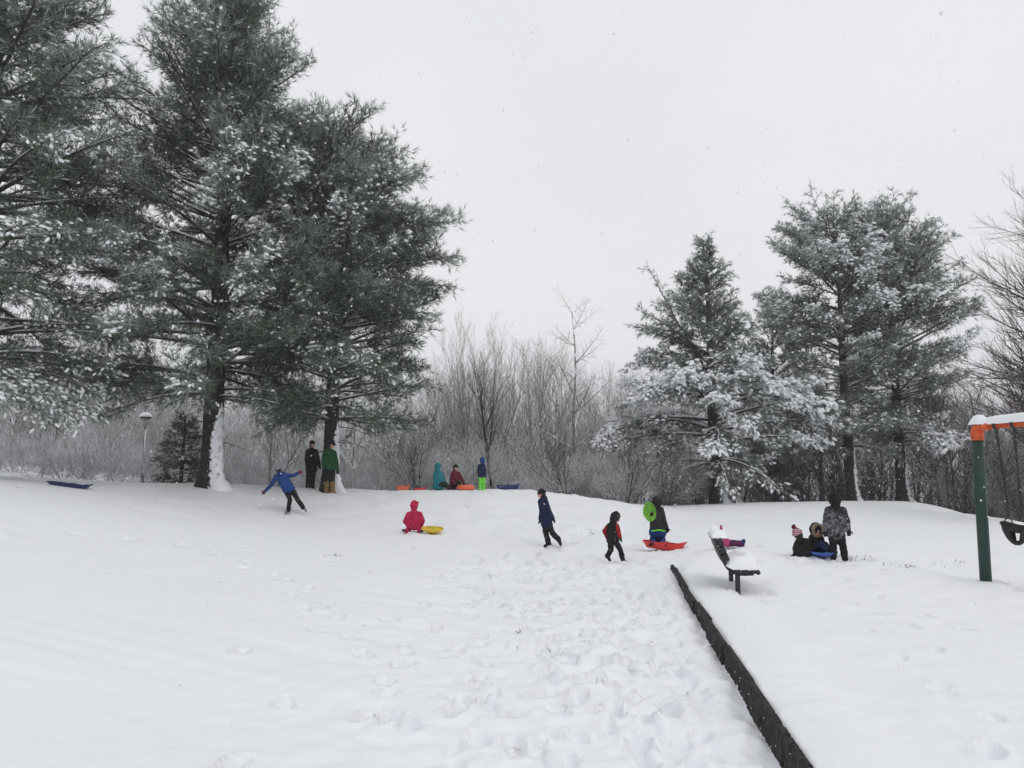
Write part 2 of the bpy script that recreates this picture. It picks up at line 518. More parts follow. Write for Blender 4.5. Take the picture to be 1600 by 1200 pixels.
def build_ground():
    a_in = np.arange(-44, 44.001, 0.30)
    a_out = np.r_[np.arange(-180, -44, 6.0), a_in, np.arange(44 + 4, 180.1, 6.5)]
    a_out[-1] = 180.0
    th = np.radians(a_out)
    r = [0.02, 0.25, 0.55, 0.85, 1.1]
    while r[-1] < 210: r.append(r[-1] * (1.0065 if 3.3 < r[-1] < 15 else 1.016))
    r = np.array(r)
    TH, RR = np.meshgrid(th, r)
    x, y = (RR * np.sin(TH)).ravel(), (RR * np.cos(TH)).ravel()
    z = ground(x, y)
    P = np.c_[x, y]
    s = side_of_edge(x, y)
    rad = np.hypot(x, y)
    near = 1 - sstep(24, 45, rad)
    # broad soft waves, streaks of old sledge runs down the slope, trampled lumps
    z += 0.035 * fbm(P, 0.55, 3, 3) * near
    q = np.c_[(x * 0.35 + y * 0.94) * 3.2, (x * 0.94 - y * 0.35) * 0.22]
    slope = sstep(1.5, -2.0, x - 0.05 * y) * sstep(5, 9, rad)
    z += 0.04 * fbm(q, 1.0, 3, 11) * slope * near * sstep(.35, .7, vnoise(P, .22, 14))
    z += 0.012 * fbm(P, 5.0, 2, 15) * near * sstep(.45, .75, vnoise(P, .35, 16))
    tramp = np.exp(-((x - (0.9 + (y - 4) * .05)) / (1.6 + 0.09 * np.abs(y))) ** 2) * (s < -0.1) * sstep(2.5, 4, y) * near
    z += tramp * (0.058 * fbm(P, 1.7, 3, 21) + 0.05 * fbm(P, 5.5, 3, 27)) * (.45 + 1.1 * vnoise(P, .5, 28))
    crest = np.exp(-((y - 23) / 5.0) ** 2) * sstep(-14, -6, x) * sstep(9, 4, x)
    z += crest * 0.10 * fbm(P, 1.8, 3, 31)
    right = sstep(0.3, 1.2, s) * near
    z += right * (0.03 * fbm(P, 1.1, 3, 41) + 0.012 * fbm(P, 4, 2, 44) * (y < 15))
    # footprints
    ds = np.zeros(len(x))
    order = np.argsort(rad)
    rs = rad[order]
    for (fx, fy, h, dep) in prints:
        fr = math.hypot(fx, fy)
        i0, i1 = np.searchsorted(rs, [fr - .45, fr + .45])
        idx = order[i0:i1]
        dx, dy = x[idx] - fx, y[idx] - fy
        m = (np.abs(dx) < .42) & (np.abs(dy) < .42)
        idx, dx, dy = idx[m], dx[m], dy[m]
        u = dx * math.cos(h) + dy * math.sin(h)
        v = -dx * math.sin(h) + dy * math.cos(h)
        sz = .75 + 6 * dep
        e = (u / (0.125 * sz)) ** 2 + (v / (0.062 * sz)) ** 2
        ds[idx] += -1.15 * dep * (1 - sstep(.55, 1.15, e)) + dep * .28 * np.exp(-((np.sqrt(e) - 1.35) / .3) ** 2)
    z += np.clip(ds, -.1, .05)
    V = np.c_[x, y, z]
    nc, nr = len(th), len(r)
    i = np.arange(nr - 1)[:, None] * nc
    j = np.arange(nc - 1)[None, :]
    Fq = np.stack([i + j, i + j + 1, i + nc + j + 1, i + nc + j], -1).reshape(-1, 4)
    me = mesh_np('snowy_ground', V, Fq[:, ::-1], True)
    o = obj('snowy_ground', me, M_SNOW)
    o['kind'] = 'structure'
    return o
build_ground()

# ------------------------------------------------------------------ conifers
_ph = (1 + 5 ** .5) / 2
ICO_V = nrm(np.array([(-1, _ph, 0), (1, _ph, 0), (-1, -_ph, 0), (1, -_ph, 0), (0, -1, _ph), (0, 1, _ph), (0, -1, -_ph), (0, 1, -_ph), (_ph, 0, -1), (_ph, 0, 1), (-_ph, 0, -1), (-_ph, 0, 1)], float))
ICO_F = np.array([(0, 11, 5), (0, 5, 1), (0, 1, 7), (0, 7, 10), (0, 10, 11), (1, 5, 9), (5, 11, 4), (11, 10, 2), (10, 7, 6), (7, 1, 8), (3, 9, 4), (3, 4, 2), (3, 2, 6), (3, 6, 8), (3, 8, 9), (4, 9, 5), (2, 4, 11), (6, 2, 10), (8, 6, 7), (9, 8, 1)])

def snow_lumps(P, D, L, Wd, T, r):
    """N irregular snow lumps at P stretched along D: tris"""
    n = len(P)
    d = nrm(D)
    ref = np.where(np.abs(d[:, 2:3]) > .95, np.array([[1.0, 0, 0]]), np.array([[0, 0, 1.0]]))
    s = nrm(np.cross(d, ref))
    u = np.cross(s, d)
    loc = ICO_V[None] * r.uniform(.72, 1.22, (n, 12, 1))
    V = P[:, None] + d[:, None] * (loc[..., 0:1] * L[:, None, None]) + s[:, None] * (loc[..., 1:2] * Wd[:, None, None]) + u[:, None] * (loc[..., 2:3] * T[:, None, None])
    Fq = (np.arange(n)[:, None, None] * 12 + ICO_F[None]).reshape(-1, 3)
    return V.reshape(-1, 3), Fq

def needles(P, D, nb, length, width, r, spread, tone, frost):
    n = len(P)
    d = nrm(D)
    bd = nrm(d[:, None] + r.normal(0, spread, (n, nb, 3)))
    s = nrm(np.cross(bd, r.normal(0, 1, (n, nb, 3))))
    ln = length * r.uniform(.65, 1.15, (n, nb, 1))
    b0 = P[:, None] - d[:, None] * (length * r.uniform(0, .5, (n, nb, 1)))
    w = width * .5
    V = np.stack([b0 - s * w, b0 + s * w, b0 + bd * ln], 2).reshape(-1, 3)
    Fq = np.arange(n * nb * 3).reshape(-1, 3)
    tn = np.clip(tone[:, None] + r.normal(0, .22, (n, nb)), 0, 1).ravel()
    fr = np.clip(frost[:, None] * r.uniform(.55, 1.45, (n, nb)) + r.normal(0, .07, (n, nb)) + .5 * (r.uniform(0, 1, (n, nb)) < frost[:, None] * .25), 0, 1)
    return V, Fq, tn, fr.ravel()

def pine(name, label, cat, base, H, r0, prof, z_low, seed, elev, droop, tuft_len=.2, nb=12, blade=.013, step=.5, per=(4, 6), snow=None,
         spacing=.115, lean=(0, 0), mat=M_NEED, tone0=.45, frost0=.12, leaders=0, own_branches=None, trunk_snow=None, dead=0, group=None, spread=.5, lump=1.0, sec_up=(-.12, .3), extra=None, dens=1.0, sprigs=3, sprig_len=1.0, sprig_up=.1):
    """prof: rows (height above base, reach to -x, reach to +x, reach in depth).  elev(t), droop(t): slope and sag of a branch that leaves the trunk at t = z / H"""
    r = np.random.default_rng(seed)
    root = thing(name, label, cat, base, group)
    prof = np.array(prof, float)
    def trunk_at(z):
        t = z / H
        return np.array((lean[0] * t + .10 * math.sin(z * .5 + seed) * t, lean[1] * t, z))
    zz = np.linspace(-.3, H, 26)
    tp = np.array([trunk_at(z) for z in zz])
    tr = r0 * np.clip(1 - zz / H, 0, 1) ** .85 + .015
    tr[zz < .8] *= 1 + .45 * np.clip((.8 - zz[zz < .8]) / .8, 0, 1.2) ** 2
    V, Fq = tube(tp, tr, 14)
    lumpy = 1 + .10 * fbm(V, 3.0, 2, seed)[:, None]
    V = V * np.c_[lumpy, lumpy, np.ones(len(V))] if lean == (0, 0) else V
    trunk = obj('trunk', mesh_np('trunk', V, Fq, True), plaster_bark('plastered_bark', trunk_snow[0], math.radians((trunk_snow[1] + trunk_snow[2]) / 2)) if trunk_snow else M_BARK, root)
    # branches -------------------------------------------------------------
    br = []
    z = z_low
    while z < H * .985:
        t = z / H
        for k in range(r.integers(per[0], per[1] + 1)):
            br.append((z + r.uniform(-.15, .15), r.uniform(0, 2 * np.pi), 1.0))
        z += step * (1.15 - .45 * t) * r.uniform(.8, 1.2)
    for e in (extra or []):
        br.append(e)
    limbs_big, limbs_rest, tw0, tw1, twr0, twr1 = [], [], [], [], [], []
    TP, TD, TS = [], [], []
    caps = []
    for bi, (bz, az, sc, *own) in enumerate(br):
        t = min(.99, bz / H)
        c, s_ = math.cos(az), math.sin(az)
        e0, dr = elev(t) + r.normal(0, .13), droop(t) + r.normal(0, .09)
        zt = bz
        for _ in range(4):
            rl, rr, rd = (np.interp(zt, prof[:, 0], prof[:, q]) for q in (1, 2, 3))
            rx = rr if c > 0 else rl
            R = 1 / math.sqrt((c / max(rx, .05)) ** 2 + (s_ / max(rd, .05)) ** 2) * sc
            zt = .5 * zt + .5 * min(H * 1.02, bz + R * max(0, e0 + dr))
        R *= r.uniform(.80, 1.06)
        if R < .15: continue
        ss = np.linspace(0, 1, 9)
        hdir = np.array((c, s_, 0.0)); side = np.array((-s_, c, 0.0))
        wob = r.normal(0, .05) * R
        if own: R, e0, dr = own
        path = trunk_at(bz)[None] + hdir * (R * ss)[:, None] + side * (wob * np.sin(ss * 3.0))[:, None]
        path[:, 2] += R * (e0 * ss + dr * ss ** 2)
        br0 = min(r0 * .32 * (1 - t) ** .6 + .006, .009 + .0115 * R)
        rad = br0 * (1 - ss) ** .8 + .006
        tb = tube(path, rad, 6)
        (limbs_big if (own_branches and bz < own_branches) else limbs_rest).append((tb, path, rad, bz))
        # side twigs
        s_min = .12 if t > .55 else (.3 if R > 2 else .2)
        pos = np.arange(s_min + r.uniform(0, .05), 1.0, .2 / max(R, .3) / dens)
        sgn = 1
        for sp in pos:
            sgn = -sgn
            f = sp * 8
            i0 = min(int(f), 7)
            p = path[i0] + (path[i0 + 1] - path[i0]) * (f - i0)
            bd = nrm(path[i0 + 1] - path[i0])
            ang = r.uniform(.5, 1.1)
            roll = r.normal(0, .55)
            sd = nrm(np.cross(bd, (0, 0, 1)))
            upv = np.cross(sd, bd)
            dd = bd * math.cos(ang) + (sd * (sgn * math.cos(roll)) + upv * math.sin(roll)) * math.sin(ang)
            dd = nrm(dd + np.array((0, 0, r.uniform(*sec_up) + .3 * dr * sp)))
            l2 = min(.34 * R * (1.06 - sp) + .25, 1.35) * r.uniform(.65, 1.2)
            nn = max(2, int(l2 / spacing))
            u = np.linspace(.15, 1, nn)
            pp = p[None] + dd[None] * (l2 * u)[:, None]
            pp[:, 2] += dr * .35 * l2 * u ** 2
            tw0.append(p); tw1.append(pp[len(pp) // 2]); twr0.append(.011); twr1.append(.008)
            tw0.append(pp[len(pp) // 2]); tw1.append(pp[-1]); twr0.append(.008); twr1.append(.004)
            pv = r.normal(0, 1, (nn * sprigs, 3)) * np.array((1, 1, .8))
            pv -= (pv @ dd)[:, None] * dd[None]
            pv = nrm(pv)
            lo = r.uniform(.03, .26, (nn * sprigs, 1)) * sprig_len
            q3 = np.repeat(pp, sprigs, 0)
            tdir = nrm(dd[None] * .75 + pv * r.uniform(.3, 1.0, (nn * sprigs, 1)) + np.array((0, 0, sprig_up)))
            TP.append(q3 + pv * lo * .8 + dd[None] * lo * .6); TD.append(tdir); TS.append(np.full(len(q3), sp))
            TP.append(pp[-1:]); TD.append(dd[None]); TS.append(np.array([sp]))
        nn = max(2, int(R * .35 / spacing))
        u = np.linspace(.72, 1.0, nn)
        pp = np.stack([np.interp(u, ss, path[:, q]) for q in range(3)], 1)
        TP.append(pp + r.normal(0, .05, pp.shape)); TD.append(nrm(np.gradient(path, axis=0)[-1])[None] + r.normal(0, .3, pp.shape)); TS.append(u)
    TP, TD, TS = np.concatenate(TP), np.concatenate(TD), np.concatenate(TS)
    # how much of the tree stands above each tuft: what is open to the sky catches the snow
    cell = np.floor(TP[:, :2] / .45).astype(int)
    key = cell[:, 0] * 1000 + cell[:, 1]
    order = np.lexsort((-TP[:, 2], key))
    kk = key[order]
    first = np.r_[True, kk[1:] != kk[:-1]]
    start = np.maximum.accumulate(np.where(first, np.arange(len(kk)), 0))
    rank = np.empty(len(kk)); rank[order] = np.arange(len(kk)) - start
    expo = np.exp(-rank / 14.0)
    cl = vnoise(TP + np.asarray(base), .75, seed) * .65 + vnoise(TP, 2.6, seed + 3) * .35
    raw = snow(TP, expo, cl) if snow else np.zeros(len(TP))
    ps = np.clip(raw, 0, 1)
    tone = np.clip(tone0 + (cl - .5) * .9, 0, 1)
    V, Fq, tn, fr = needles(TP, TD, nb, tuft_len, blade, r, spread, tone, np.clip(frost0 * (.4 + .9 * expo) * (.6 + .8 * cl) + .3 * ps, 0, .8))
    crown = obj('crown', mesh_np('crown', V, Fq, False, {'tone': ('FACE', tn), 'frost': ('FACE', fr)}), mat, root)
    crown['kind'] = 'stuff'
    V, Fq = prisms(tw0, tw1, twr0, twr1)
    tw = obj('twigs', mesh_np('twigs', V, Fq), M_TWIG, root); tw['kind'] = 'stuff'
    if limbs_rest:
        V, Fq = join([q[0] for q in limbs_rest])
        o = obj('upper_branches', mesh_np('upper_branches', V, Fq, True), M_LIMB, root); o['kind'] = 'stuff'
    for q in limbs_big:
        b = obj('branch', mesh_np('branch', q[0][0], q[0][1], True), M_LIMB, root)
    # bare dead limbs below the crown
    for k in range(dead):
        az = r.uniform(-.5, 3.6); L = r.uniform(.7, 2.2); zz0 = r.uniform(z_low * .35, z_low * .95)
        ss = np.linspace(0, 1, 6)
        path = trunk_at(zz0)[None] + np.array((math.cos(az), math.sin(az), 0)) * (L * ss)[:, None]
        path[:, 2] += L * (.12 * ss - .3 * ss ** 2) + r.normal(0, .02, 6)
        obj('dead_branch', mesh_np('dead_branch', *tube(path, .022 * (1 - ss) + .007, 5), True), M_LIMB, root)
    # snow lying along the limbs and on the sprays
    parts = []
    for q in limbs_big + limbs_rest:
        if r.uniform() < (.8 if q[3] < H * .55 else .3):
            n0 = r.integers(0, 2); n1 = r.integers(5, 9)
            P = q[1][n0:n1].copy(); rr_ = q[2][n0:n1]
            P[:, 2] += rr_ * .75
            Vs, Fs = tube(P, rr_ * .75 + .004, 6)
            parts.append((Vs, np.vstack([Fs[:, [0, 1, 2]], Fs[:, [0, 2, 3]]])))
    pick = r.uniform(0, 1, len(TP)) < ps
    if pick.sum():
        P, D = TP[pick], TD[pick].copy()
        D[:, 2] = np.minimum(D[:, 2], .1) - .3
        n = pick.sum()
        k = r.uniform(.6, 1.2, n) * lump * np.where(raw[pick] > 1.2, 1.25, 1.0)
        parts.append(snow_lumps(P + nrm(D) * tuft_len * .2 + np.array((0, 0, .03)), D, tuft_len * .58 * k, tuft_len * .29 * k, tuft_len * .22 * k, r))
    if parts:
        V, Fq = join(parts)
        sn = obj('snow_cover', mesh_np('snow_cover', V, Fq, True), M_SNOWF, root); sn['kind'] = 'stuff'
    # snow blown against one side of the trunk
    if trunk_snow:
        z1, a0, a1 = trunk_snow
        zs = np.linspace(-.25, z1, 90)
        aa = np.radians(np.linspace(a0, a1, 13))
        rt = np.interp(zs, zz, tr)
        edge = np.sin(np.linspace(0, np.pi, 13)) ** .6
        Vs = []
        for q, zq in enumerate(zs):
            fl = .20 * math.exp(-max(zq, 0) / .2) + .03
            fade = min(1, (z1 - zq) / .5)
            zc = np.array([[zq * 2.6, 1.7, seed], [zq * 2.6, 7.9, seed], [zq * 9, 3.3, seed], [zq * 9, 5.1, seed]])
            j0, j1, j2, j3 = vnoise(zc, 1.0, seed) - .5
            ra = aa[0] + (.3 * j0 + .35 * j2), aa[-1] + (.35 * j1 + .4 * j3)
            mid_a = (ra[0] + ra[1]) / 2
            aq = mid_a + (np.linspace(ra[0], ra[1], 13) - mid_a) * max(.05, fade) ** .6
            nz = vnoise(np.c_[np.cos(aq) * 2, np.sin(aq) * 2, np.full(13, zq * 3.2)], 1.0, seed + 9)
            nz2 = vnoise(np.c_[np.cos(aq) * 7, np.sin(aq) * 7, np.full(13, zq * 11)], 1.0, seed + 19)
            thick = fl * (edge * 1.2 - .2) * (.5 + .9 * nz) + .03 * (nz2 - .55)
            rad = rt[q] * 1.03 + thick * (.4 + .6 * fade) - .03 * (1 - fade)
            cpt = trunk_at(zq)
            Vs.append(np.c_[cpt[0] + np.cos(aq) * rad, cpt[1] + np.sin(aq) * rad, np.full(13, zq)])
        Vs = np.concatenate(Vs)
        nq = len(zs)
        i = np.arange(nq - 1)[:, None] * 13; j = np.arange(12)[None]
        Fs = np.stack([i + j, i + j + 1, i + 14 + j, i + 13 + j], -1).reshape(-1, 4)
        fx = Vs[Fs[:, 0]]
        rag = vnoise(np.c_[fx[:, 0] * 16, fx[:, 1] * 16, fx[:, 2] * 9], 1.0, seed + 29)
        col_ = np.tile(np.arange(12), nq - 1)
        Fs = Fs[(rag < .60) | ((col_ > 3) & (col_ < 8) & (rag < .82)) | (fx[:, 2] < .25)]
        obj('trunk_snow', mesh_np('trunk_snow', Vs, Fs, True), M_SNOWF, root)
    return root

def zrow(d, bz, rows, px0):
    """photo rows (py, left px, right px, depth reach in m) -> profile rows"""
    out = []
    for py, l, r_, dep in rows:
        k = at(px0, py, d)[2] - bz
        out.append((k, max(.05, (px0 - l) * d / F), max(.05, (r_ - px0) * d / F), dep))
    return sorted(out)

def prof_elev(lo, hi):
    return lambda t: lo + (hi - lo) * max(0, t) ** 1.6

# the tall pine with the snow-plastered trunk
bA = gp(328, 25.0)
rowsA = [(-60, 300, 360, .4), (0, 258, 405, 1.6), (60, 212, 440, 2.4), (120, 180, 485, 3.3), (180, 145, 505, 4.0), (280, 105, 520, 4.4), (400, 85, 520, 4.8), (480, 95, 535, 4.8), (560, 90, 540, 4.8), (640, 110, 520, 4.2), (690, 170, 470, 3.0)]
pA = zrow(25, bA[2], rowsA, 328)
HA = at(328, -75, 25)[2] - bA[2]
pine('pine_tree', 'tallest pine, crown cut by the top of the photo, snow plastered down its trunk', 'tree', bA, HA, .34, pA, 3.0, 11,
     prof_elev(-.02, 1.35), lambda t: -.22 * (1 - t) + .05, snow=lambda P, e, c: (.75 * e + .3) * 1.0 * sstep(.53, .62, c) * sstep(16.5, 8, P[:, 2]),
     own_branches=5.2, trunk_snow=(2.75, -52, 8), dead=6, step=.47, per=(6, 7), frost0=.24, nb=8, spacing=.145, tuft_len=.27, blade=.0165, spread=.42, sprig_len=1.25, lump=.6)
# the rounder pine beside it
bB = gp(516, 26.6)
rowsB = [(185, 475, 562, 1.2), (205, 455, 595, 1.9), (240, 440, 628, 2.5), (285, 420, 672, 3.0), (340, 400, 702, 3.6), (400, 390, 708, 4.2), (460, 390, 700, 4.3), (500, 380, 690, 4.2), (530, 380, 645, 4.0), (580, 380, 665, 4.0), (640, 400, 700, 3.6), (690, 420, 690, 2.8)]
pB = zrow(26.6, bB[2], rowsB, 516)
HB = at(516, 205, 26.6)[2] - bB[2]
pine('pine_tree', 'round-topped pine with a person in a green jacket standing at its trunk', 'tree', bB, HB, .27, pB, 2.5, 23,
     prof_elev(.03, .8), lambda t: -.16 * (1 - t) + .03, snow=lambda P, e, c: (.7 * e + .3) * 1.0 * sstep(.53, .62, c) * sstep(13.5, 7, P[:, 2]),
     own_branches=4.6, trunk_snow=(2.5, -46, 8), dead=5, step=.42, per=(6, 7), frost0=.24, nb=8, spacing=.145, tuft_len=.27, blade=.0165, spread=.42, sprig_len=1.25, lump=.6)
# the dark pine that reaches in from beyond the left side of the photo
bC = gp(-55, 21.5)
rowsC = [(-140, -120, 20, .8), (-40, -160, 70, 2.2), (40, -200, 125, 3.2), (90, -220, 195, 4.2), (160, -240, 215, 4.8), (260, -260, 205, 4.8), (330, -260, 150, 4.6), (420, -260, 170, 4.6), (520, -250, 180, 4.6), (600, -250, 150, 4.4), (650, -230, 125, 3.6)]
pC = zrow(21.5, bC[2], rowsC, -70)
HC = at(-70, -150, 21.5)[2] - bC[2]
pine('pine_tree', 'dark pine cut off by the left side of the photo, lowest bough snow-laden', 'tree', bC, HC, .34, pC, 2.8, 37,
     prof_elev(.0, 1.0), lambda t: -.26 * (1 - t) + .03, snow=lambda P, e, c: (.7 * e + .3) * 1.0 * sstep(.535, .625, c) * sstep(14.5, 6, P[:, 2]) + .7 * sstep(3.4, 2.2, P[:, 2]) * sstep(1.2, 2.2, P[:, 0]),
     own_branches=4.0, step=.5, per=(5, 6), frost0=.22, nb=7, spacing=.15, tuft_len=.27, blade=.018, spread=.42, sprig_len=1.25, lump=.6, extra=[(2.9, -.5, 1, 3.8, .02, -.3), (2.6, -.2, 1, 3.6, -.05, -.28), (3.0, -.8, 1, 3.8, .05, -.33), (2.5, -.4, 1, 3.4, -.08, -.25), (2.8, -.05, 1, 3.5, .0, -.3)])
# the snow-laden white pine in the middle right
bD = gp(1122, 36.0)
rowsD = [(392, 1100, 1122, .3), (430, 1060, 1150, 1.1), (480, 1012, 1165, 1.8), (540, 985, 1188, 2.6), (590, 950, 1235, 3.6), (640, 915, 1325, 4.6), (690, 905, 1300, 5.0), (730, 930, 1255, 4.2), (765, 1080, 1150, 1.5)]
pD = zrow(36, bD[2], rowsD, 1110)
HD = at(1110, 374, 36)[2] - bD[2]
pine('pine_tree', 'spreading pine with drooping boughs buried in thick white snow, behind the bench', 'tree', bD, HD, .30, pD, 1.9, 41,
     prof_elev(.22, .95), lambda t: -.62 * (1 - t) ** 1.5 + .05, snow=lambda P, e, c: (1.3 * e + .4) * sstep(.30, .46, c) * sstep(8.4, 5.6, P[:, 2]) * sstep(1.0, 2.8, np.hypot(P[:, 0], P[:, 1]) + P[:, 2] * .25) + .12 * e,
     own_branches=3.2, trunk_snow=(1.6, -70, 30), tuft_len=.25, nb=7, blade=.022, step=.54, per=(6, 7), frost0=.24, mat=M_NEED2, spacing=.155, lean=(-.35, 0), lump=.9, sec_up=(-.2, .2),
     extra=[(5.9, 3.0, 1, 2.9, 1.7, .25), (6.4, 2.8, 1, 2.3, 1.3, .2), (6.8, 3.3, 1, 3.4, .75, -.1)])
# the two pines on the right
bE = gp(1332, 37.0)
rowsE = [(322, 1285, 1350, .9), (345, 1235, 1365, 1.9), (400, 1182, 1385, 2.8), (450, 1190, 1400, 3.2), (500, 1200, 1410, 3.5), (560, 1215, 1420, 3.5), (620, 1250, 1420, 3.2), (680, 1270, 1410, 2.4)]
pE = zrow(37, bE[2], rowsE, 1325)
HE = at(1320, 342, 37)[2] - bE[2]
pine('pine_tree', 'left one of the two tall frosted pines behind the child in camouflage', 'tree', bE, HE, .26, pE, 2.7, 53,
     prof_elev(.1, .75), lambda t: -.18 * (1 - t) + .04, snow=lambda P, e, c: (1.0 * e + .3) * sstep(.51, .58, c),
     own_branches=4.0, trunk_snow=(3.0, -60, 20), tuft_len=.27, nb=6, blade=.025, step=.54, per=(6, 7), frost0=.36, mat=M_NEED2, spacing=.16, lean=(-.3, 0), lump=.78, dead=4)
bF = gp(1411, 37.6)
rowsF = [(322, 1365, 1425, .9), (345, 1340, 1465, 1.8), (400, 1330, 1520, 2.8), (450, 1340, 1520, 3.3), (490, 1340, 1560, 3.6), (560, 1330, 1500, 3.6), (620, 1330, 1490, 3.2), (680, 1360, 1495, 2.6), (705, 1390, 1498, 2.2)]
pF = zrow(37.6, bF[2], rowsF, 1405)
HF = at(1395, 342, 37.6)[2] - bF[2]
pine('pine_tree', 'right one of the two tall frosted pines, with a white low bough', 'tree', bF, HF, .27, pF, 2.9, 67,
     prof_elev(.1, .75), lambda t: -.18 * (1 - t) + .04, snow=lambda P, e, c: (1.0 * e + .3) * sstep(.51, .58, c) + sstep(4.4, 3.8, P[:, 2]) * sstep(.1, .7, P[:, 0]) * sstep(.4, -.3, P[:, 1]) * 2.2,
     own_branches=4.0, trunk_snow=(2.4, -60, 20), tuft_len=.27, nb=6, blade=.025, step=.54, per=(6, 7), frost0=.36, mat=M_NEED2, spacing=.16, lean=(-.2, 0), lump=.8, dead=3,
     extra=[(3.3 + .06 * q, -1.25 + .22 * q, 1, 2.75, .10 + .02 * q, -.32) for q in range(9)])
# darker pine between them, further back, and a young one low behind the tallest pine
bG = gp(1215, 43)
pG = zrow(43, bG[2], [(480, 1195, 1225, .6), (520, 1165, 1262, 2), (580, 1160, 1285, 2.8), (650, 1165, 1285, 3), (720, 1180, 1280, 2.4)], 1212)
pine('pine_tree', 'dark pine half hidden between the snow-laden pine and the two tall frosted pines', 'tree', bG, at(1212, 478, 43)[2] - bG[2], .22, pG, 2.0, 71,
     prof_elev(.1, .9), lambda t: -.2 * (1 - t), snow=lambda P, e, c: e * sstep(.5, .75, c) * .6, tuft_len=.28, nb=8, blade=.026, step=.75, per=(4, 5), frost0=.3, mat=M_NEED2, spacing=.19)
bH = gp(281, 28.5)
pine('young_pine', 'low dark young pine sheltering at the left foot of the tallest pine', 'tree', bH, 2.6, .06, [(0, .95, 1.1, 1.2), (1.2, .8, 1.0, 1.0), (2.6, .15, .15, .15)], .15, 83,
     prof_elev(.15, .6), lambda t: -.15, snow=lambda P, e, c: e * sstep(.6, .8, c) * .35, step=.3, per=(5, 6), frost0=.1, nb=7, tone0=.2)

# ------------------------------------------------------------------ bare trees and shrubs
def grow(r, segs, p, d, L, rad, lvl, maxl, ns, kids, ang, up, curl, ratio):
    step = L / ns
    pts = [p]
    for i in range(ns):
        f0, f1 = i / ns, (i + 1) / ns
        q = p + d * step
        r0_, r1_ = rad * (1 - .75 * f0), rad * (1 - .75 * f1)
        segs.append((p, q, r0_, r1_))
        if lvl < maxl and f1 > (.28 if lvl == 0 else .12):
            for k in range(kids[lvl] if r.uniform() < kids[lvl] % 1 + (kids[lvl] >= 1) else 0) if isinstance(kids[lvl], int) else range(int(kids[lvl] + r.uniform())):
                a = r.uniform(*ang)
                perp = nrm(np.cross(d, r.normal(0, 1, 3)))
                nd = nrm(d * math.cos(a) + perp * math.sin(a) + np.array((0, 0, up * .5)))
                grow(r, segs, q, nd, L * r.uniform(*ratio) * (1.1 - .5 * f1), max(r1_ * .62, .004), lvl + 1, maxl, max(2, ns - 2), kids, ang, up, curl, ratio)
        d = nrm(d + r.normal(0, curl, 3) + np.array((0, 0, up * .12)))
        p = q

def segs_mesh(name, segs, split=None):
    P0 = np.array([s[0] for s in segs]); P1 = np.array([s[1] for s in segs])
    R0 = np.array([s[2] for s in segs]); R1 = np.array([s[3] for s in segs])
    return mesh_np(name, *prisms(P0, P1, R0, R1))

def bare_meshes(seed, H, r0, kids=(2.0, 1.6, 1.2), ang=(.35, .8), up=.25, curl=.07, ratio=(.42, .68), ns=8, stems=1, fan=.0, tl=.75, maxl=3):
    """-> (trunk mesh, crown mesh)"""
    r = np.random.default_rng(seed)
    segs, tr = [], []
    for s in range(stems):
        d = nrm(np.array((r.normal(0, fan), r.normal(0, fan), 1.0)))
        p = np.array((r.normal(0, .08), r.normal(0, .08), -.2)) if stems > 1 else np.array((0, 0, -.2))
        n0 = len(segs)
        mine = []
        grow(r, mine, p, d, H * tl * (1 if s == 0 else r.uniform(.7, 1)), r0, 0, maxl, ns, kids, ang, up, curl, ratio)
        # level-0 segments are those with the stem radii
        stem = [q for q in mine if q[2] >= r0 * .249 and q[2] <= r0 * 1.001 and any(abs(q[2] - r0 * (1 - .75 * i / ns)) < 1e-9 for i in range(ns))]
        ids = {id(q) for q in stem}
        tr += stem
        segs += [q for q in mine if id(q) not in ids]
    return segs_mesh('trunk', tr), segs_mesh('crown', segs)

def bare_tree(name, label, meshes, mats, loc, rz=0, sc=1, group=None, cat='tree'):
    t = thing(name, label, cat, loc, group, rz)
    t.scale = (sc, sc, sc)
    a = obj('trunk', meshes[0], mats, t)
    b = obj('crown', meshes[1], mats, t)
    b['kind'] = 'stuff'
    return t

TREE_G = [bare_meshes(100 + i, 9.0, .085, (2.2, 1.9, 1.4), (.4, .9), .2, .07, (.42, .62), 8) for i in range(3)]
TREE_S = [bare_meshes(120 + i, 8.0, .08, (2.4, 2.0, 1.5), (.5, 1.1), .10, .09, (.4, .62), 8) for i in range(3)]
TREE_D = [bare_meshes(140 + i, 8.5, .08, (2.2, 1.8, 1.3), (.35, .9), .2, .07, (.4, .62), 8) for i in range(3)]
CLUMP = [bare_meshes(160 + i, 8.5, .055, (2.0, 1.9, 1.4), (.25, .65), .34, .06, (.4, .62), 8, 4, .2, .8) for i in range(2)]
SHRUB_S = [bare_meshes(180 + i, 2.6, .02, (2.1, 1.7, 1.2), (.4, 1.0), .05, .14, (.45, .7), 6, 7, .5, .8) for i in range(3)]
SHRUB_D = [bare_meshes(200 + i, 3.0, .02, (1.9, 1.7, 1.2), (.3, .9), .18, .11, (.45, .7), 6, 6, .4, .8) for i in range(3)]
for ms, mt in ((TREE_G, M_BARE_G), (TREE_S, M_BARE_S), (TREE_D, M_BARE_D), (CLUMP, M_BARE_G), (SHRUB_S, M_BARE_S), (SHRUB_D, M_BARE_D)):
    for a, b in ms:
        a.materials.append(mt); b.materials.append(mt)

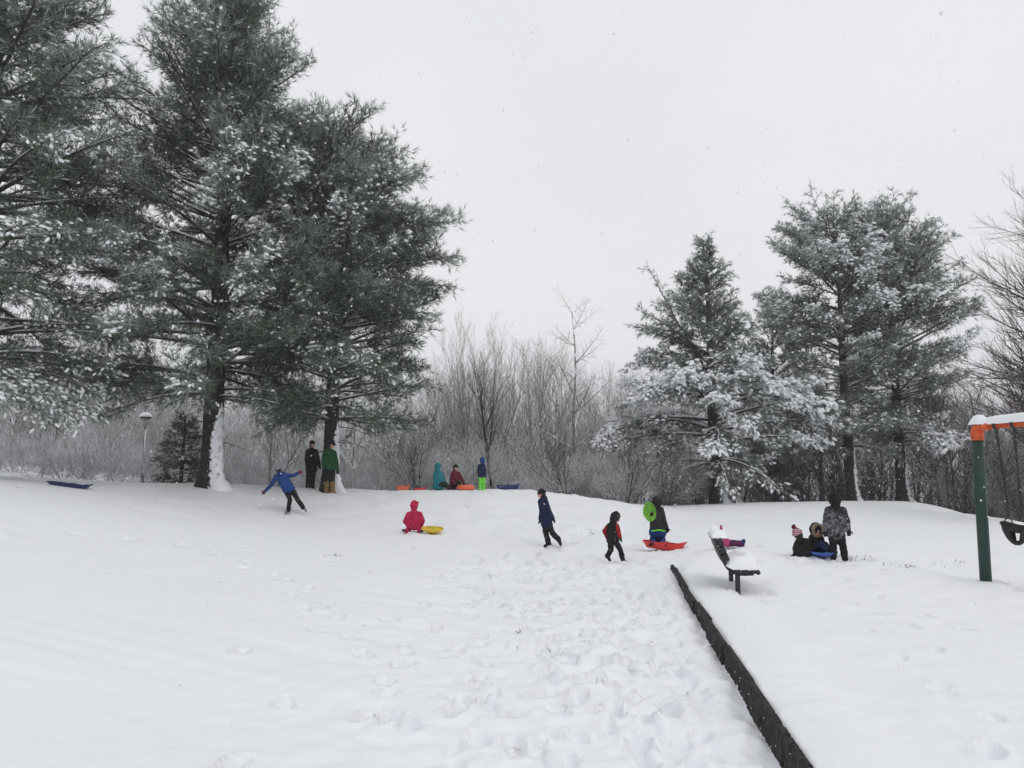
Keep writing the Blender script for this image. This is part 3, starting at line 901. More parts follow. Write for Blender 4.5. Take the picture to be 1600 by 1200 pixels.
# named bare trees one can point to
bare_tree('bare_tree', 'tan upright bare tree of several stems behind the child in lime trousers', CLUMP[0], None, gp(765, 36, -.1), 0.3, 1.10)
bare_tree('bare_tree', 'tan bare clump rising just left of the upright tan tree, beside the round-topped pine', CLUMP[1], None, gp(712, 39), 1.3, .98)
bare_tree('bare_tree', 'slender bare tree with a spiky top rising above the wood left of the snow-laden pine',
          bare_meshes(300, 9.5, .1, (2.0, 1.2, .7), (.8, 1.25), .12, .03, (.22, .36), 12, 1, 0, 1.0), M_BARE_S, gp(897, 35), .5, 1.0)
bare_tree('bare_tree', 'leaning dark bare trunk just right of the child in lime trousers', bare_meshes(310, 6.0, .07, (1.8, 1.6, 1.2), (.3, .7), .2, .05, (.4, .6), 8, 1, .0, .8), M_BARE_D, gp(772, 31.5), 0, 1).rotation_euler = (0, -.22, 0)
bare_tree('bare_tree', 'small bare sapling left of the man in black, its fork dusted with snow', bare_meshes(320, 3.6, .04, (2.0, 1.8, 1.2), (.35, .8), .2, .08, (.45, .65), 7, 2, .2, .8), M_BARE_G, gp(425, 29.5), 0, 1.05)
# the reddish tree that leans in from beyond the right side
def right_tree():
    r = np.random.default_rng(411)
    base = gp(1690, 24.5)
    t = thing('bare_tree', 'reddish budding bare tree whose limbs reach in from the right side over the swing', 'tree', base)
    segs = []
    tp = np.array([(0, 0, -.3), (-.1, 0, 1.5), (-.15, .1, 3.2), (-.1, .15, 5.2), (.1, .1, 7.5), (.2, 0, 10.2)])
    tr = np.array((.24, .2, .17, .14, .09, .03))
    obj('trunk', mesh_np('trunk', *tube(tp, tr, 10), True), M_BARE_R, t)
    for k in range(42):
        z = r.uniform(1.6, 9.3) if k < 26 else r.uniform(1.8, 5.0)
        p = np.array([np.interp(z, tp[:, 2], tp[:, q]) for q in range(3)])
        az = math.pi + r.normal(0, .75) if r.uniform() < .72 else r.uniform(0, 6.28)
        el = r.uniform(.25, .95)
        d = np.array((math.cos(az) * math.cos(el), math.sin(az) * math.cos(el), math.sin(el)))
        L = r.uniform(2.6, 4.3) * (1.15 - .06 * z)
        b = []
        grow(r, b, p, d, L, .05 * (1.1 - z * .07), 1, 3, 7, (0, 2.0, 1.6), (.25, .75), .22, .06, (.34, .55))
        if k < 12:
            obj('branch', segs_mesh('branch', b), M_BARE_R, t)
        else:
            segs += b
    o = obj('crown', segs_mesh('crown', segs), M_BARE_R, t); o['kind'] = 'stuff'
    b = []
    for k in range(9):
        d = nrm(np.array((r.normal(-.5, .35), r.normal(0, .35), 1)))
        grow(r, b, tp[4] * .5 + tp[3] * .5 + np.array((0, 0, r.uniform(-1, 1))), d, r.uniform(2.5, 4), .035, 1, 3, 7, (0, 2.0, 1.6), (.25, .7), .25, .06, (.36, .56))
    o = obj('top_twigs', segs_mesh('top_twigs', b), M_BARE_R, t); o['kind'] = 'stuff'
right_tree()

def far_trees(n, xr, yr, kinds, sc, label, group, name='bare_tree', cat='tree', seed=1, hole=None):
    r = np.random.default_rng(seed)
    for k in range(n):
        px = xr[0] + (xr[1] - xr[0]) * (k + r.uniform(0, 1)) / n
        d = r.uniform(*yr)
        if hole and hole(px, d): continue
        ms = kinds[r.integers(0, len(kinds))]
        bare_tree(name, label, ms, None, gp(px, d, -.1), r.uniform(0, 6.28), r.uniform(*sc), group, cat)
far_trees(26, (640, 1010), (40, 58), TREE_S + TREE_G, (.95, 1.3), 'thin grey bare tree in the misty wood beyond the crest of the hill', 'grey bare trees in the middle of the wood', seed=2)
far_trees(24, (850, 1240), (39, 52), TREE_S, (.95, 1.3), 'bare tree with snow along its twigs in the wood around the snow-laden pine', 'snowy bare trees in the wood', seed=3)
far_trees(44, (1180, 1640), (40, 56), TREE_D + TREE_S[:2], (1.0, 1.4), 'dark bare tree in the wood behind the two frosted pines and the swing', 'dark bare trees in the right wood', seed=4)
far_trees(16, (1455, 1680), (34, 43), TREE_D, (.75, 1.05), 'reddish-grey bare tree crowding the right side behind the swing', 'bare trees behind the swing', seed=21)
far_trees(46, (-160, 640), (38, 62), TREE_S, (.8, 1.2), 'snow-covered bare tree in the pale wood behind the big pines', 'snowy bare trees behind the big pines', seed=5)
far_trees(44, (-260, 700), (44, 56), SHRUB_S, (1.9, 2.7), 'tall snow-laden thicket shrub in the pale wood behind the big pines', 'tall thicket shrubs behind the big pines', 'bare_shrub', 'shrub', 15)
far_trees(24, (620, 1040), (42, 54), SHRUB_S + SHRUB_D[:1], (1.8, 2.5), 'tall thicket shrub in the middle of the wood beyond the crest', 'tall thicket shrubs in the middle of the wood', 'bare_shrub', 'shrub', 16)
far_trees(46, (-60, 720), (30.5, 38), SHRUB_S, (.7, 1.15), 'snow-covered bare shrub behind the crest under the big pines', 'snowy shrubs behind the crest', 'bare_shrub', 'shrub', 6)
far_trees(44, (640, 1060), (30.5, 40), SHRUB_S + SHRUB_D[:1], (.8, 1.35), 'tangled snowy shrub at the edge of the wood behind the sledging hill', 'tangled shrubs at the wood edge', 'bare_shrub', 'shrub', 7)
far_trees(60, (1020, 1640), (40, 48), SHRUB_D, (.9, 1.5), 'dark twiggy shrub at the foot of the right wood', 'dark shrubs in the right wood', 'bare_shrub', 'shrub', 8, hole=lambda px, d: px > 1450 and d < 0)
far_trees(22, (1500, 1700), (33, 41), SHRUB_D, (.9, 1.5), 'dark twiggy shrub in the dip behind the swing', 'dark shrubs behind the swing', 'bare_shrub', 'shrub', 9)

# ------------------------------------------------------------------ playground border of dark boards
M_BORDER = plain('weathered_black_border', (0.030, 0.029, 0.028), .8, .9, 22, 1.0, 45, .25, 10)
M_BLACKP = plain('black_coated_steel', (0.018, 0.018, 0.019), .5, .3, 25, .25, 90, .4)
def border():
    L = 14.4
    a = EDGE_A - EDIR * 4.2
    r = np.random.default_rng(5)
    t = thing('playground_border', 'long low black board border running from the bench toward the camera', 'border', (a[0], a[1], gz(*a)))
    org = np.array(t.location)
    s, k = 0.0, 0
    while s < 12.6:
        ln = 1.22
        n = 46
        us = np.linspace(0, ln - .03, n)
        hh = np.linspace(0, 1, 7)
        off = r.normal(0, .009)
        tilt = r.normal(0, .007)
        V = []
        for side in (0, 1):
            for u in us:
                p = a + EDIR * (s + u) - EPERP * (.044 + off)
                g = gz(*(p + EPERP * .16))
                top = g + .004 + tilt * (u / ln - .5) - .02 * (r.uniform() < .08) * r.uniform() + .005 * r.uniform()
                bot = g - .36
                for h in hh:
                    rough = (r.normal(0, .0035) - .008 * (h > .9) - .009 * (abs(h - .66) < .08) - .006 * (abs(h - .62) < .1)) if side == 0 else 0.0
                    q = p - EPERP * (.028 + rough) if side == 0 else p + EPERP * .028
                    V.append((q[0], q[1], bot + (top - bot) * h))
        V = np.array(V) - org
        m = len(hh)
        Fq = []
        def idx(sd, i, j): return sd * n * m + i * m + j
        for i in range(n - 1):
            for j in range(m - 1):
                Fq.append((idx(0, i, j), idx(0, i + 1, j), idx(0, i + 1, j + 1), idx(0, i, j + 1)))
                Fq.append((idx(1, i, j), idx(1, i, j + 1), idx(1, i + 1, j + 1), idx(1, i + 1, j)))
            Fq.append((idx(0, i, m - 1), idx(0, i + 1, m - 1), idx(1, i + 1, m - 1), idx(1, i, m - 1)))
            Fq.append((idx(0, i, 0), idx(1, i, 0), idx(1, i + 1, 0), idx(0, i + 1, 0)))
        for i in (0, n - 1):
            for j in range(m - 1):
                f = (idx(0, i, j), idx(0, i, j + 1), idx(1, i, j + 1), idx(1, i, j))
                Fq.append(f if i == 0 else f[::-1])
        obj('board', mesh_np('board', V, np.array(Fq)[:, ::-1], False), M_BORDER, t)
        # rough slivers standing up along the top edge
        parts = []
        for q in range(r.integers(5, 11)):
            u = r.uniform(0, ln)
            p = a + EDIR * (s + u) - EPERP * (.044 + off + r.uniform(-.02, .02))
            g = gz(*(p + EPERP * .16))
            h = r.uniform(.008, .03)
            w = r.uniform(.004, .016)
            b = np.array((p[0], p[1], g - .01)) - org
            e = np.r_[EDIR, 0] * w; f = np.r_[EPERP, 0] * w * .5
            tip = b + np.array((0, 0, h)) + np.r_[EDIR, 0] * r.normal(0, .01)
            parts.append((np.array((b - e - f, b + e - f, b + e + f, b - e + f, tip)), np.array([(0, 1, 4), (1, 2, 4), (2, 3, 4), (3, 0, 4)])))
        o = obj('slivers', mesh_np('slivers', *join(parts)), M_BORDER, t); o['kind'] = 'stuff'
        P, L_, W_, T_ = [], [], [], []
        for q in range(6):        # flecks clinging to the face
            u = r.uniform(0, ln)
            p = a + EDIR * (s + u) - EPERP * (.074 + off)
            P.append(np.array((p[0], p[1], gz(*(p + EPERP * .2)) - r.uniform(.03, .2))) - org); L_.append(r.uniform(.003, .007)); W_.append(.004); T_.append(r.uniform(.003, .006))
        sp_ = obj('snow_flecks', mesh_np('snow_flecks', *snow_lumps(np.array(P), np.repeat(np.r_[EDIR, 0][None], len(P), 0) + r.normal(0, .2, (len(P), 3)), np.array(L_), np.array(W_), np.array(T_), r), True), M_SNOWF, t)
        sp_['kind'] = 'stuff'
        s += ln; k += 1
border()

# ------------------------------------------------------------------ bench
def bench():
    O = at(1146, 921, 10.4)                                      # foot of the near leg
    O[2] = gz(O[0], O[1])
    t = thing('park_bench', 'black metal bench side-on beside the dark border, thick snow on its seat and back', 'bench', O)
    ax = nrm(np.array((.19, .98, 0)))                             # along the bench, away from the camera
    fx = np.array((ax[1], -ax[0], 0))                             # the way it faces
    def L(u, w, z): return fx * u + ax * w + np.array((0, 0, z))
    zs = .285
    n = 1.1
    def slab(name, prof, w0, w1, th, mat, extra=None):
        """prof (u, z) polyline, thickness th, from w0 to w1 along the bench"""
        prof = np.array(prof, float)
        T = nrm(np.gradient(prof, axis=0)); Nn = np.c_[-T[:, 1], T[:, 0]] * th / 2
        a = prof + Nn; b = (prof - Nn)[::-1]
        loop = np.vstack([a, b]); k = len(loop)
        V = np.array([L(u, w, z) for w in (w0, w1) for u, z in loop])
        F4 = [(i, (i + 1) % k, k + (i + 1) % k, k + i) for i in range(k)]
        h = k // 2
        for i in range(h - 1):
            F4.append((i + 1, i, k - 1 - i, k - 2 - i)); F4.append((k + i, k + i + 1, k + k - 2 - i, k + k - 1 - i))
        o = obj(name, mesh_np(name, V, np.array(F4)), mat, t)
        bm = bmesh.new(); bm.from_mesh(o.data); bmesh.ops.recalc_face_normals(bm, faces=bm.faces); bm.to_mesh(o.data); bm.free()
        return bevel(o, min(th * .3, .012))
    zz = zs
    # seat and back, each of long slats on two curved end frames
    frame = [(-.215, .70), (-.19, .60), (-.15, .49), (-.115, .40), (-.075, .325), (-.01, .262), (.07, .236), (.16, .236), (.27, .245)]
    for w in (.0, n - .06):
        slab('end_frame', frame, w, w + .055, .04, M_BLACKP)
    for u0 in (.055, .155, .255):
        slab('seat_slat', [(u0 - .043, .272), (u0, .275), (u0 + .043, .277)], -.05, n + .05, .05, M_BLACKP)
    obj('front_roll', mesh_np('front_roll', *tube([L(.315, -.06, .272), L(.315, n / 2, .272), L(.315, n + .06, .272)], [.03] * 3, 12), True), M_BLACKP, t)
    for z0, z1, q in ((.405, .49, 0), (.50, .585, 1), (.595, .69, 2)):
        f = lambda z: np.interp(z, [.26, .325, .40, .49, .60, .70], [-.01, -.075, -.115, -.15, -.19, -.215]) + .035
        slab('back_slat', [(f(z0), z0), (f((z0 + z1) / 2), (z0 + z1) / 2), (f(z1), z1)], -.05, n + .05, .105, M_BLACKP)
    for w in (.03, n - .03):
        V, Fq = box(L(.06, w, .04), (.062, .055, .42), np.stack([fx, ax, (0, 0, 1)], 1))
        bevel(obj('leg', mesh_np('leg', V, Fq), M_BLACKP, t), .008)
    # snow pillowed on the seat and along the back
    def pillow(name, us, ws, h, zf, seed, fold=1.0):
        nu, nw = 16, 30
        V = []
        for i in range(nu):
            for j in range(nw):
                a, b = i / (nu - 1), j / (nw - 1)
                e = (min(1, 4 * a * (1 - a) * 1.35) ** .45) * (min(1, 4 * b * (1 - b) * 2.4) ** .45)
                u = us[0] + (us[1] - us[0]) * a; w = ws[0] + (ws[1] - ws[0]) * b
                V.append((u, w, e * h))
        V = np.array(V)
        nz = fbm(V[:, :2] + seed, 5, 3, seed)
        P = np.array([L(u + .03 * k, w, zf(u) - .008 + hh * (1 + .6 * k)) for (u, w, hh), k in zip(V, nz)])
        i = np.arange(nu - 1)[:, None] * nw; j = np.arange(nw - 1)[None]
        top = np.stack([i + j, i + nw + j, i + nw + j + 1, i + j + 1], -1).reshape(-1, 4)
        base = P.copy(); base[:, 2] = np.array([zf(u) - .012 for u, _, _ in V])
        F4 = np.vstack([top, top[:, ::-1] + len(P)])
        obj(name, mesh_np(name, np.vstack([P, base]), F4, True), M_SNOWF, t)
    pillow('seat_snow', (-.09, .33), (-.03, n + .04), .16, lambda u: .302 + max(0, -u) * .55, 3)
    pillow('back_snow', (-.245, -.05), (.12, n + .04), .085, lambda u: .70, 8)
bench()

# ------------------------------------------------------------------ swing
M_GREEN = plain('dark_green_paint', (0.012, 0.042, 0.03), .45, .2, 8, .1, 60, .4)
M_ORANGE = plain('orange_paint', (0.62, 0.10, 0.025), .5, .12, 8, .1, 60, .4)
M_CHAIN = plain('dull_steel_chain', (0.035, 0.035, 0.036), .5, .3, 40, .1)
M_RUBBER = plain('black_rubber', (0.014, 0.014, 0.015), .6, .3, 20, .2)
def swing():
    d = 11.3
    foot = at(1540, 905, d); foot[2] = gz(foot[0], d)
    t = thing('swing_frame', 'green swing post with an orange elbow and snow-topped orange beam', 'swing frame', foot)
    top = at(1526, 667, d) - foot
    H = top[2]
    bd = nrm(np.array((.40, -1.0, 0.02)))
    r = .078
    V, Fq = tube([(0, 0, -.3), (top[0] * .5, 0, H * .5), (top[0], 0, H - .16)], [r, r, r], 20)
    obj('post', mesh_np('post', V, Fq, True), M_GREEN, t)
    # elbow: sleeve down over the post, sleeve out over the beam
    c = np.array((top[0], 0, H))
    V, Fq = tube([c - (0, 0, .20), c - (0, 0, .055)], [.086, .086], 22)
    obj('elbow_sleeve', mesh_np('elbow_sleeve', V, Fq, True), M_ORANGE, t)
    q = np.linspace(0, math.pi / 2, 9)
    el = [c - (0, 0, .10)] + [c + bd * (.07 * (1 - math.cos(a_))) + np.array((0, 0, -.07 + .07 * math.sin(a_))) for a_ in q] + [c + bd * .2]
    V, Fq = tube(el, [.082] + [.082 - .018 * i / 8 for i in range(9)] + [.064], 22)
    obj('elbow', mesh_np('elbow', V, Fq, True), M_ORANGE, t)
    for a_ in (200, 270, 340):
        w_ = np.array((math.cos(math.radians(a_)) * .086, math.sin(math.radians(a_)) * .086, 0))
        obj('bolt', mesh_np('bolt', *tube([c - (0, 0, .16) + w_ * .96, c - (0, 0, .16) + w_ * 1.12], [.012, .010], 8)), M_CHAIN, t)
    Lb = 5.2
    V, Fq = tube([c + bd * .1, c + bd * Lb], [.05, .05], 18)
    obj('beam', mesh_np('beam', V, Fq, True), M_ORANGE, t)
    for s in (.30, .56, 2.0, 2.3, 3.4, 3.7):
        V, Fq = tube([c + bd * (s - .022), c + bd * (s + .022)], [.061, .061], 18)
        obj('hanger_collar', mesh_np('hanger_collar', V, Fq, True), M_CHAIN, t)
    # snow along the top of the beam
    n = 120
    ss = np.linspace(-.07, Lb, n)
    a = np.radians(np.linspace(20, 160, 11))
    sd = nrm(np.cross(bd, (0, 0, 1)))
    P = []
    for s in ss:
        nz = vnoise(np.c_[s * 6, 0, 0], 1, 4)[0]
        h = (.075 + .03 * nz) * min(1, (s + .07) / .06 + .1)
        rb = .052 if s > .12 else .088
        for q in a:
            up = math.sin(q)
            rr = rb + h * max(0, (up - .34) / .66) ** .5
            P.append(c + bd * s + sd * (math.cos(q) * (rb + .006)) + np.array((0, 0, 1)) * (up * rr))
    P = np.array(P)
    i = np.arange(n - 1)[:, None] * 11; j = np.arange(10)[None]
    F4 = np.stack([i + j, i + j + 1, i + 12 + j, i + 11 + j], -1).reshape(-1, 4)
    obj('beam_snow', mesh_np('beam_snow', P, F4, True), M_SNOWF, t)
    # far end of the frame, beyond the right side of the photo
    e = c + bd * Lb
    q = np.linspace(0, math.pi / 2, 9)
    V, Fq = tube([(e[0], e[1], -.3), (e[0], e[1], H - .1)], [r, r], 16)
    obj('post', mesh_np('post', V, Fq, True), M_GREEN, t)
    V, Fq = tube([e - (0, 0, .2)] + [e - bd * (.07 * (1 - math.cos(a_))) + np.array((0, 0, -.07 + .07 * math.sin(a_))) for a_ in q] + [e - bd * .2], [.092] + [.088 - .022 * i / 8 for i in range(9)] + [.064], 16)
    obj('elbow', mesh_np('elbow', V, Fq, True), M_ORANGE, t)

    # toddler bucket seat on two chains
    s = foot + c
    h1, h2 = s + bd * .30 - (0, 0, .06), s + bd * .56 - (0, 0, .06)
    mid = at(1588, 822, 10.75)
    b = thing('bucket_swing', 'black rubber toddler bucket swing seat hanging on chains, snow inside', 'swing seat', mid)
    W, D = .19, .15
    rot = math.radians(12)
    def Q(x, y, z):
        return np.array((x * math.cos(rot) - y * math.sin(rot), x * math.sin(rot) + y * math.cos(rot), z))
    na, nv = 48, 14
    P, Fs = [], []
    for v in range(nv):
        h = v / (nv - 1)
        rr = math.cos(h * math.pi / 2 * .97) ** .55
        for a_ in np.arange(na) / na * 2 * np.pi:
            lift = (.05 * abs(math.cos(a_)) ** 2.5) * (1 - h)
            P.append(Q(W * 1.05 * rr * math.cos(a_), D * 1.05 * rr * math.sin(a_), .01 + lift - .27 * h))
    for v in range(nv - 1):
        h = (v + .5) / (nv - 1)
        for i_ in range(na):
            a_ = math.degrees((i_ + .5) / na * 2 * np.pi) % 360
            fr = abs((a_ - 270 + 180) % 360 - 180)       # angle from the front
            bk = abs((a_ - 90 + 180) % 360 - 180)
            if (22 < fr < 68 or 30 < bk < 62) and .36 < h < .86: continue
            Fs.append((v * na + i_, (v + 1) * na + i_, (v + 1) * na + (i_ + 1) % na, v * na + (i_ + 1) % na))
    sh_ = obj('bucket_shell', mesh_np('bucket_shell', np.array(P), np.array(Fs), True), M_RUBBER, b)
    m_ = sh_.modifiers.new('thick', 'SOLIDIFY'); m_.thickness = .02
    rimp = np.array(P[:na] + P[:1])
    obj('rim', mesh_np('rim', *tube(rimp, np.full(na + 1, .015), 8, cap=False), True), M_RUBBER, b)
    P, Fs = [], []
    nn = 9
    g = [(x, y) for x in np.linspace(-1, 1, nn) for y in np.linspace(-1, 1, nn)]
    for sgz in (1, -1):
        for x, y in g:
            q = max(0, 1 - x * x) ** .5; q2 = max(0, 1 - y * y) ** .5
            X, Y = x * (1 - y * y / 2) ** .5, y * (1 - x * x / 2) ** .5
            hgt = (1 - X * X - Y * Y)
            P.append(Q(X * W * .92, Y * D * .92, (.02 + .045 * hgt) if sgz > 0 else -.06))
    for k in (0, 1):
        for i in range(nn - 1):
            for j in range(nn - 1):
                f = [k * nn * nn + i * nn + j, k * nn * nn + (i + 1) * nn + j, k * nn * nn + (i + 1) * nn + j + 1, k * nn * nn + i * nn + j + 1]
                Fs.append(f if k == 0 else f[::-1])
    ring = [i * nn for i in range(nn)] + [(nn - 1) * nn + j for j in range(1, nn)] + [i * nn + nn - 1 for i in range(nn - 2, -1, -1)] + [j for j in range(nn - 2, 0, -1)]
    for a_, b_ in zip(ring, ring[1:] + ring[:1]):
        Fs.append([a_, b_, nn * nn + b_, nn * nn + a_][::-1])
    obj('seat_snow', mesh_np('seat_snow', np.array(P), np.array(Fs), True), M_SNOWF, b)
    for hk, ex in ((h1, -1), (h2, 1)):
        yoke = mid + Q(ex * W * .55, 0, .16)
        parts, snowp = [], []
        a0, a1 = hk - mid, yoke - mid
        ln = np.linalg.norm(a1 - a0); k = int(ln / .042)
        dirv = nrm(a1 - a0)
        s1 = nrm(np.cross(dirv, (0.3, 1, 0))); s2 = np.cross(dirv, s1)
        for i in range(k):
            cpt = a0 + (a1 - a0) * (i + .5) / k
            sv = s1 if i % 2 else s2
            an = np.linspace(0, 2 * np.pi, 9)
            parts.append(tube([cpt + dirv * .027 * math.cos(q) + sv * .015 * math.sin(q) for q in an], np.full(9, .0075), 4, cap=False))
        o = obj('chain', mesh_np('chain', *join(parts), True), M_CHAIN, b)
        for ey in (-1, 1):
            e0, e1 = a1, Q(ex * W * .72, ey * D * .62, .02)
            obj('hanger_strap', mesh_np('hanger_strap', *tube([e0, (e0 + e1) / 2, e1], [.008] * 3, 6), True), M_CHAIN, b)
swing()

# ------------------------------------------------------------------ lamp post in the wood
def lamp():
    p = at(222, 757, 35.5); p[2] = gz(p[0], p[1])
    t = thing('street_lamp', 'thin lamp post with a snow-capped lantern left of the tallest pine', 'street lamp', p)
    H = at(222, 668, 35.5)[2] - p[2]
    M = plain('lamp_post_metal', (0.05, 0.05, 0.052), .5, .2)
    MG = plain('lantern_glass', (0.33, 0.34, 0.33), .25, .1)
    obj('pole', mesh_np('pole', *tube([(0, 0, -.4), (0, 0, .5), (0, 0, .55), (0, 0, H)], [.085, .085, .05, .04], 10), True), M, t)
    obj('lantern', mesh_np('lantern', *tube([(0, 0, H), (0, 0, H + .08), (0, 0, H + .1), (0, 0, H + .42)], [.06, .09, .13, .2], 8)), MG, t)
    obj('lantern_roof', mesh_np('lantern_roof', *tube([(0, 0, H + .43), (0, 0, H + .47), (0, 0, H + .58)], [.27, .27, .1], 8)), M, t)
    obj('snow_cap', mesh_np('snow_cap', *tube([(0, 0, H + .49), (0, 0, H + .56), (0, 0, H + .66), (0, 0, H + .71)], [.27, .28, .18, .06], 12), True), M_SNOWF, t)
    obj('pole_snow', mesh_np('pole_snow', *tube([(.035, -.03, .55), (.032, -.026, H * .97)], [.032, .028], 8), True), M_SNOWF, t)
lamp()

# ------------------------------------------------------------------ sleds
def plastic(name, col): return plain(name, col, .35, .12, 6, .15, 30, .5)
M_RED = plastic('red_plastic', (0.62, 0.035, 0.03))
M_ORG = plastic('orange_plastic', (0.72, 0.14, 0.05))
M_BLUE = plastic('blue_plastic', (0.012, 0.026, 0.12))
M_LIME = plastic('lime_plastic', (0.15, 0.42, 0.025))
M_YEL = plastic('yellow_plastic', (0.70, 0.47, 0.03))
def toboggan(label, mat, loc, L, W, rot, group=None, depth=.09):
    """shallow moulded sled: flat ribbed floor, flared sides with a rolled lip, upturned nose"""
    t = thing('sled', label, 'sled', loc, group)
    R = Matrix(rot) if not isinstance(rot, (int, float)) else Matrix.Rotation(rot, 3, 'Z')
    nu, nv = 25, 15
    V = []
    for th in (0, -.012):
        for i in range(nu):
            a = i / (nu - 1) * 2 - 1
            for j in range(nv):
                b = j / (nv - 1) * 2 - 1
                wide = (1 - .10 * a * a) * (1 - .35 * max(0, abs(a) - .8) / .2)
                e = max(sstep(.72, 1.0, np.array(abs(b))), sstep(.80, 1.0, np.array(abs(a))))
                z = depth * float(e) + (.06 * max(0, a - .6) / .4) + (.008 if abs(abs(b) - .35) < .1 else 0) * (abs(a) < .75)
                V.append((a * L / 2 * (1 + .03 * float(e)), b * W / 2 * wide * (1 + .06 * float(e)), z + th + .014))
    k = nu * nv
    F4 = []
    for i in range(nu - 1):
        for j in range(nv - 1):
            f = [i * nv + j, (i + 1) * nv + j, (i + 1) * nv + j + 1, i * nv + j + 1]
            F4.append(f); F4.append([k + q for q in f[::-1]])
    ring = [i * nv for i in range(nu)] + [(nu - 1) * nv + j for j in range(1, nv)] + [i * nv + nv - 1 for i in range(nu - 2, -1, -1)] + [j for j in range(nv - 2, 0, -1)]
    for a_, b_ in zip(ring, ring[1:] + ring[:1]): F4.append([a_, k + a_, k + b_, b_])
    Vn = np.array([R @ Vector(v) for v in V])
    obj('shell', mesh_np('shell', Vn, np.array(F4), True), mat, t)
    lip = np.array([R @ Vector(V[i]) for i in ring + ring[:1]])
    obj('rim', mesh_np('rim', *tube(lip, np.full(len(lip), .013), 6, cap=False), True), mat, t)
    for sg in (-1, 1):
        hp = [R @ Vector((x * L, sg * W * .47, depth + .01 + (.03 if abs(x) < .06 else 0))) for x in (-.08, -.05, 0, .05, .08)]
        obj('handle', mesh_np('handle', *tube(np.array(hp), np.full(5, .009), 6), True), mat, t)
    return t

def saucer(label, mat, loc, rad, Rm, dish=.12, extra=None, group=None):
    t = thing('saucer_sled', label, 'sled', loc, group)
    nr, na = 14, 40
    V = []
    for th in (0, -.01):
        for i in range(nr):
            q = (i + .02) / (nr - 1)
            for j in range(na):
                a = j / na * 2 * np.pi
                z = dish * (q ** 2 - .5) + .012 * math.sin(q * 14) * (q < .85) * .5 + (.012 if q > .96 else 0) + th
                wv = 1 + .02 * math.sin(a * 6) * q
                V.append((q * rad * wv * math.cos(a), q * rad * wv * math.sin(a), z))
    k = nr * na
    F4 = []
    for i in range(nr - 1):
        for j in range(na):
            f = [i * na + j, (i + 1) * na + j, (i + 1) * na + (j + 1) % na, i * na + (j + 1) % na]
            F4.append(f); F4.append([k + q for q in f[::-1]])
    for j in range(na):
        a_, b_ = (nr - 1) * na + j, (nr - 1) * na + (j + 1) % na
        F4.append([a_, k + a_, k + b_, b_])
    Vn = np.array([Rm @ Vector(v) for v in V])
    obj('dish', mesh_np('dish', Vn, np.array(F4), True), mat, t)
    lip = np.array([Rm @ Vector(V[(nr - 1) * na + j % na]) for j in range(na + 1)])
    obj('rim', mesh_np('rim', *tube(lip, np.full(len(lip), .012), 6, cap=False), True), mat, t)
    for sg in (-1, 1):
        hp = [Rm @ Vector((x, sg * rad * .78, dish * .25 + (.035 if abs(x) < .05 else -.01))) for x in (-.08, -.04, 0, .04, .08)]
        obj('handle', mesh_np('handle', *tube(np.array(hp), np.full(5, .009), 6), True), extra or mat, t)
    return t

def slope_rot(x, y, yaw):
    e = .25
    nx = (gz(x + e, y) - gz(x - e, y)) / (2 * e); ny = (gz(x, y + e) - gz(x, y - e)) / (2 * e)
    n = Vector((-nx, -ny, 1)).normalized()
    f = Vector((math.cos(yaw), math.sin(yaw), 0)); f = (f - n * f.dot(n)).normalized()
    return Matrix((f, n.cross(f), n)).transposed()

def on_ground(px, d, dz=.0): return gp(px, d, dz)
p = on_ground(1036, 16.8, .01)
toboggan('long red plastic sled under the child holding the lime saucer', M_RED, p, .88, .40, Matrix.Rotation(.10, 3, 'Y') @ Matrix.Rotation(-.30, 3, 'Z'), depth=.12)
p = on_ground(727, 28.2)
SEATED_SLED = p
t = thing('snow_tube', 'orange inflated snow tube at the knees of the person in maroon', 'snow tube', p)
aa = np.linspace(0, 2 * np.pi, 33)
obj('tube_ring', mesh_np('tube_ring', *tube(np.c_[.25 * np.cos(aa), .25 * np.sin(aa), np.full(33, .1)], .1 + .006 * np.sin(aa * 16), 12, cap=False), True), M_ORG, t)
for sg in (-1, 1):
    obj('handle', mesh_np('handle', *tube(np.array([(x, sg * .25, .2 + (.035 if abs(x) < .06 else 0)) for x in (-.1, -.05, 0, .05, .1)]), np.full(5, .012), 6), True), M_BLUE, t)
obj('tube_floor', mesh_np('tube_floor', *tube([(0, 0, .05), (0, 0, .075)], [.2, .2], 20), True), M_ORG, t)
p = on_ground(629, 27.9)
toboggan('small red-orange sled lying left of the person in the teal hooded jacket', M_ORG, p, .5, .36, slope_rot(p[0], p[1], .15), depth=.13)
p = on_ground(656, 28.1)
toboggan('thin flat orange sled half sunk in snow between the red-orange sled and the teal jacket', M_RED, p + (0, 0, -.035), .42, .3, slope_rot(p[0], p[1], .1), depth=.09)
p = on_ground(794, 28.6)
toboggan('dark blue sled on the crest to the right of the child in lime trousers', M_BLUE, p, .86, .42, slope_rot(p[0], p[1], .05), depth=.16)
p = on_ground(107, 21.2)
toboggan('long dark blue sled lying alone on the crest at the far left', M_BLUE, p + (0, 0, -.03), 1.1, .40, slope_rot(p[0], p[1], .02), depth=.07)
p = on_ground(676, 19.35)
saucer('yellow saucer sled with white and lime bands beside the kneeling child in pink', M_YEL, p + (0, 0, .06), .275, slope_rot(p[0], p[1], .3) @ Matrix.Rotation(.05, 3, 'X'), .1, M_LIME)
p = at(1012, 800, 16.75)
saucer('lime green saucer sled held up by the child kneeling on the red sled', M_LIME, p, .20, Matrix.Rotation(math.radians(42), 3, 'Z') @ Matrix.Rotation(math.radians(-97), 3, 'X') @ Matrix.Rotation(math.pi, 3, 'X'), .09)
p = on_ground(1283, 12.75)
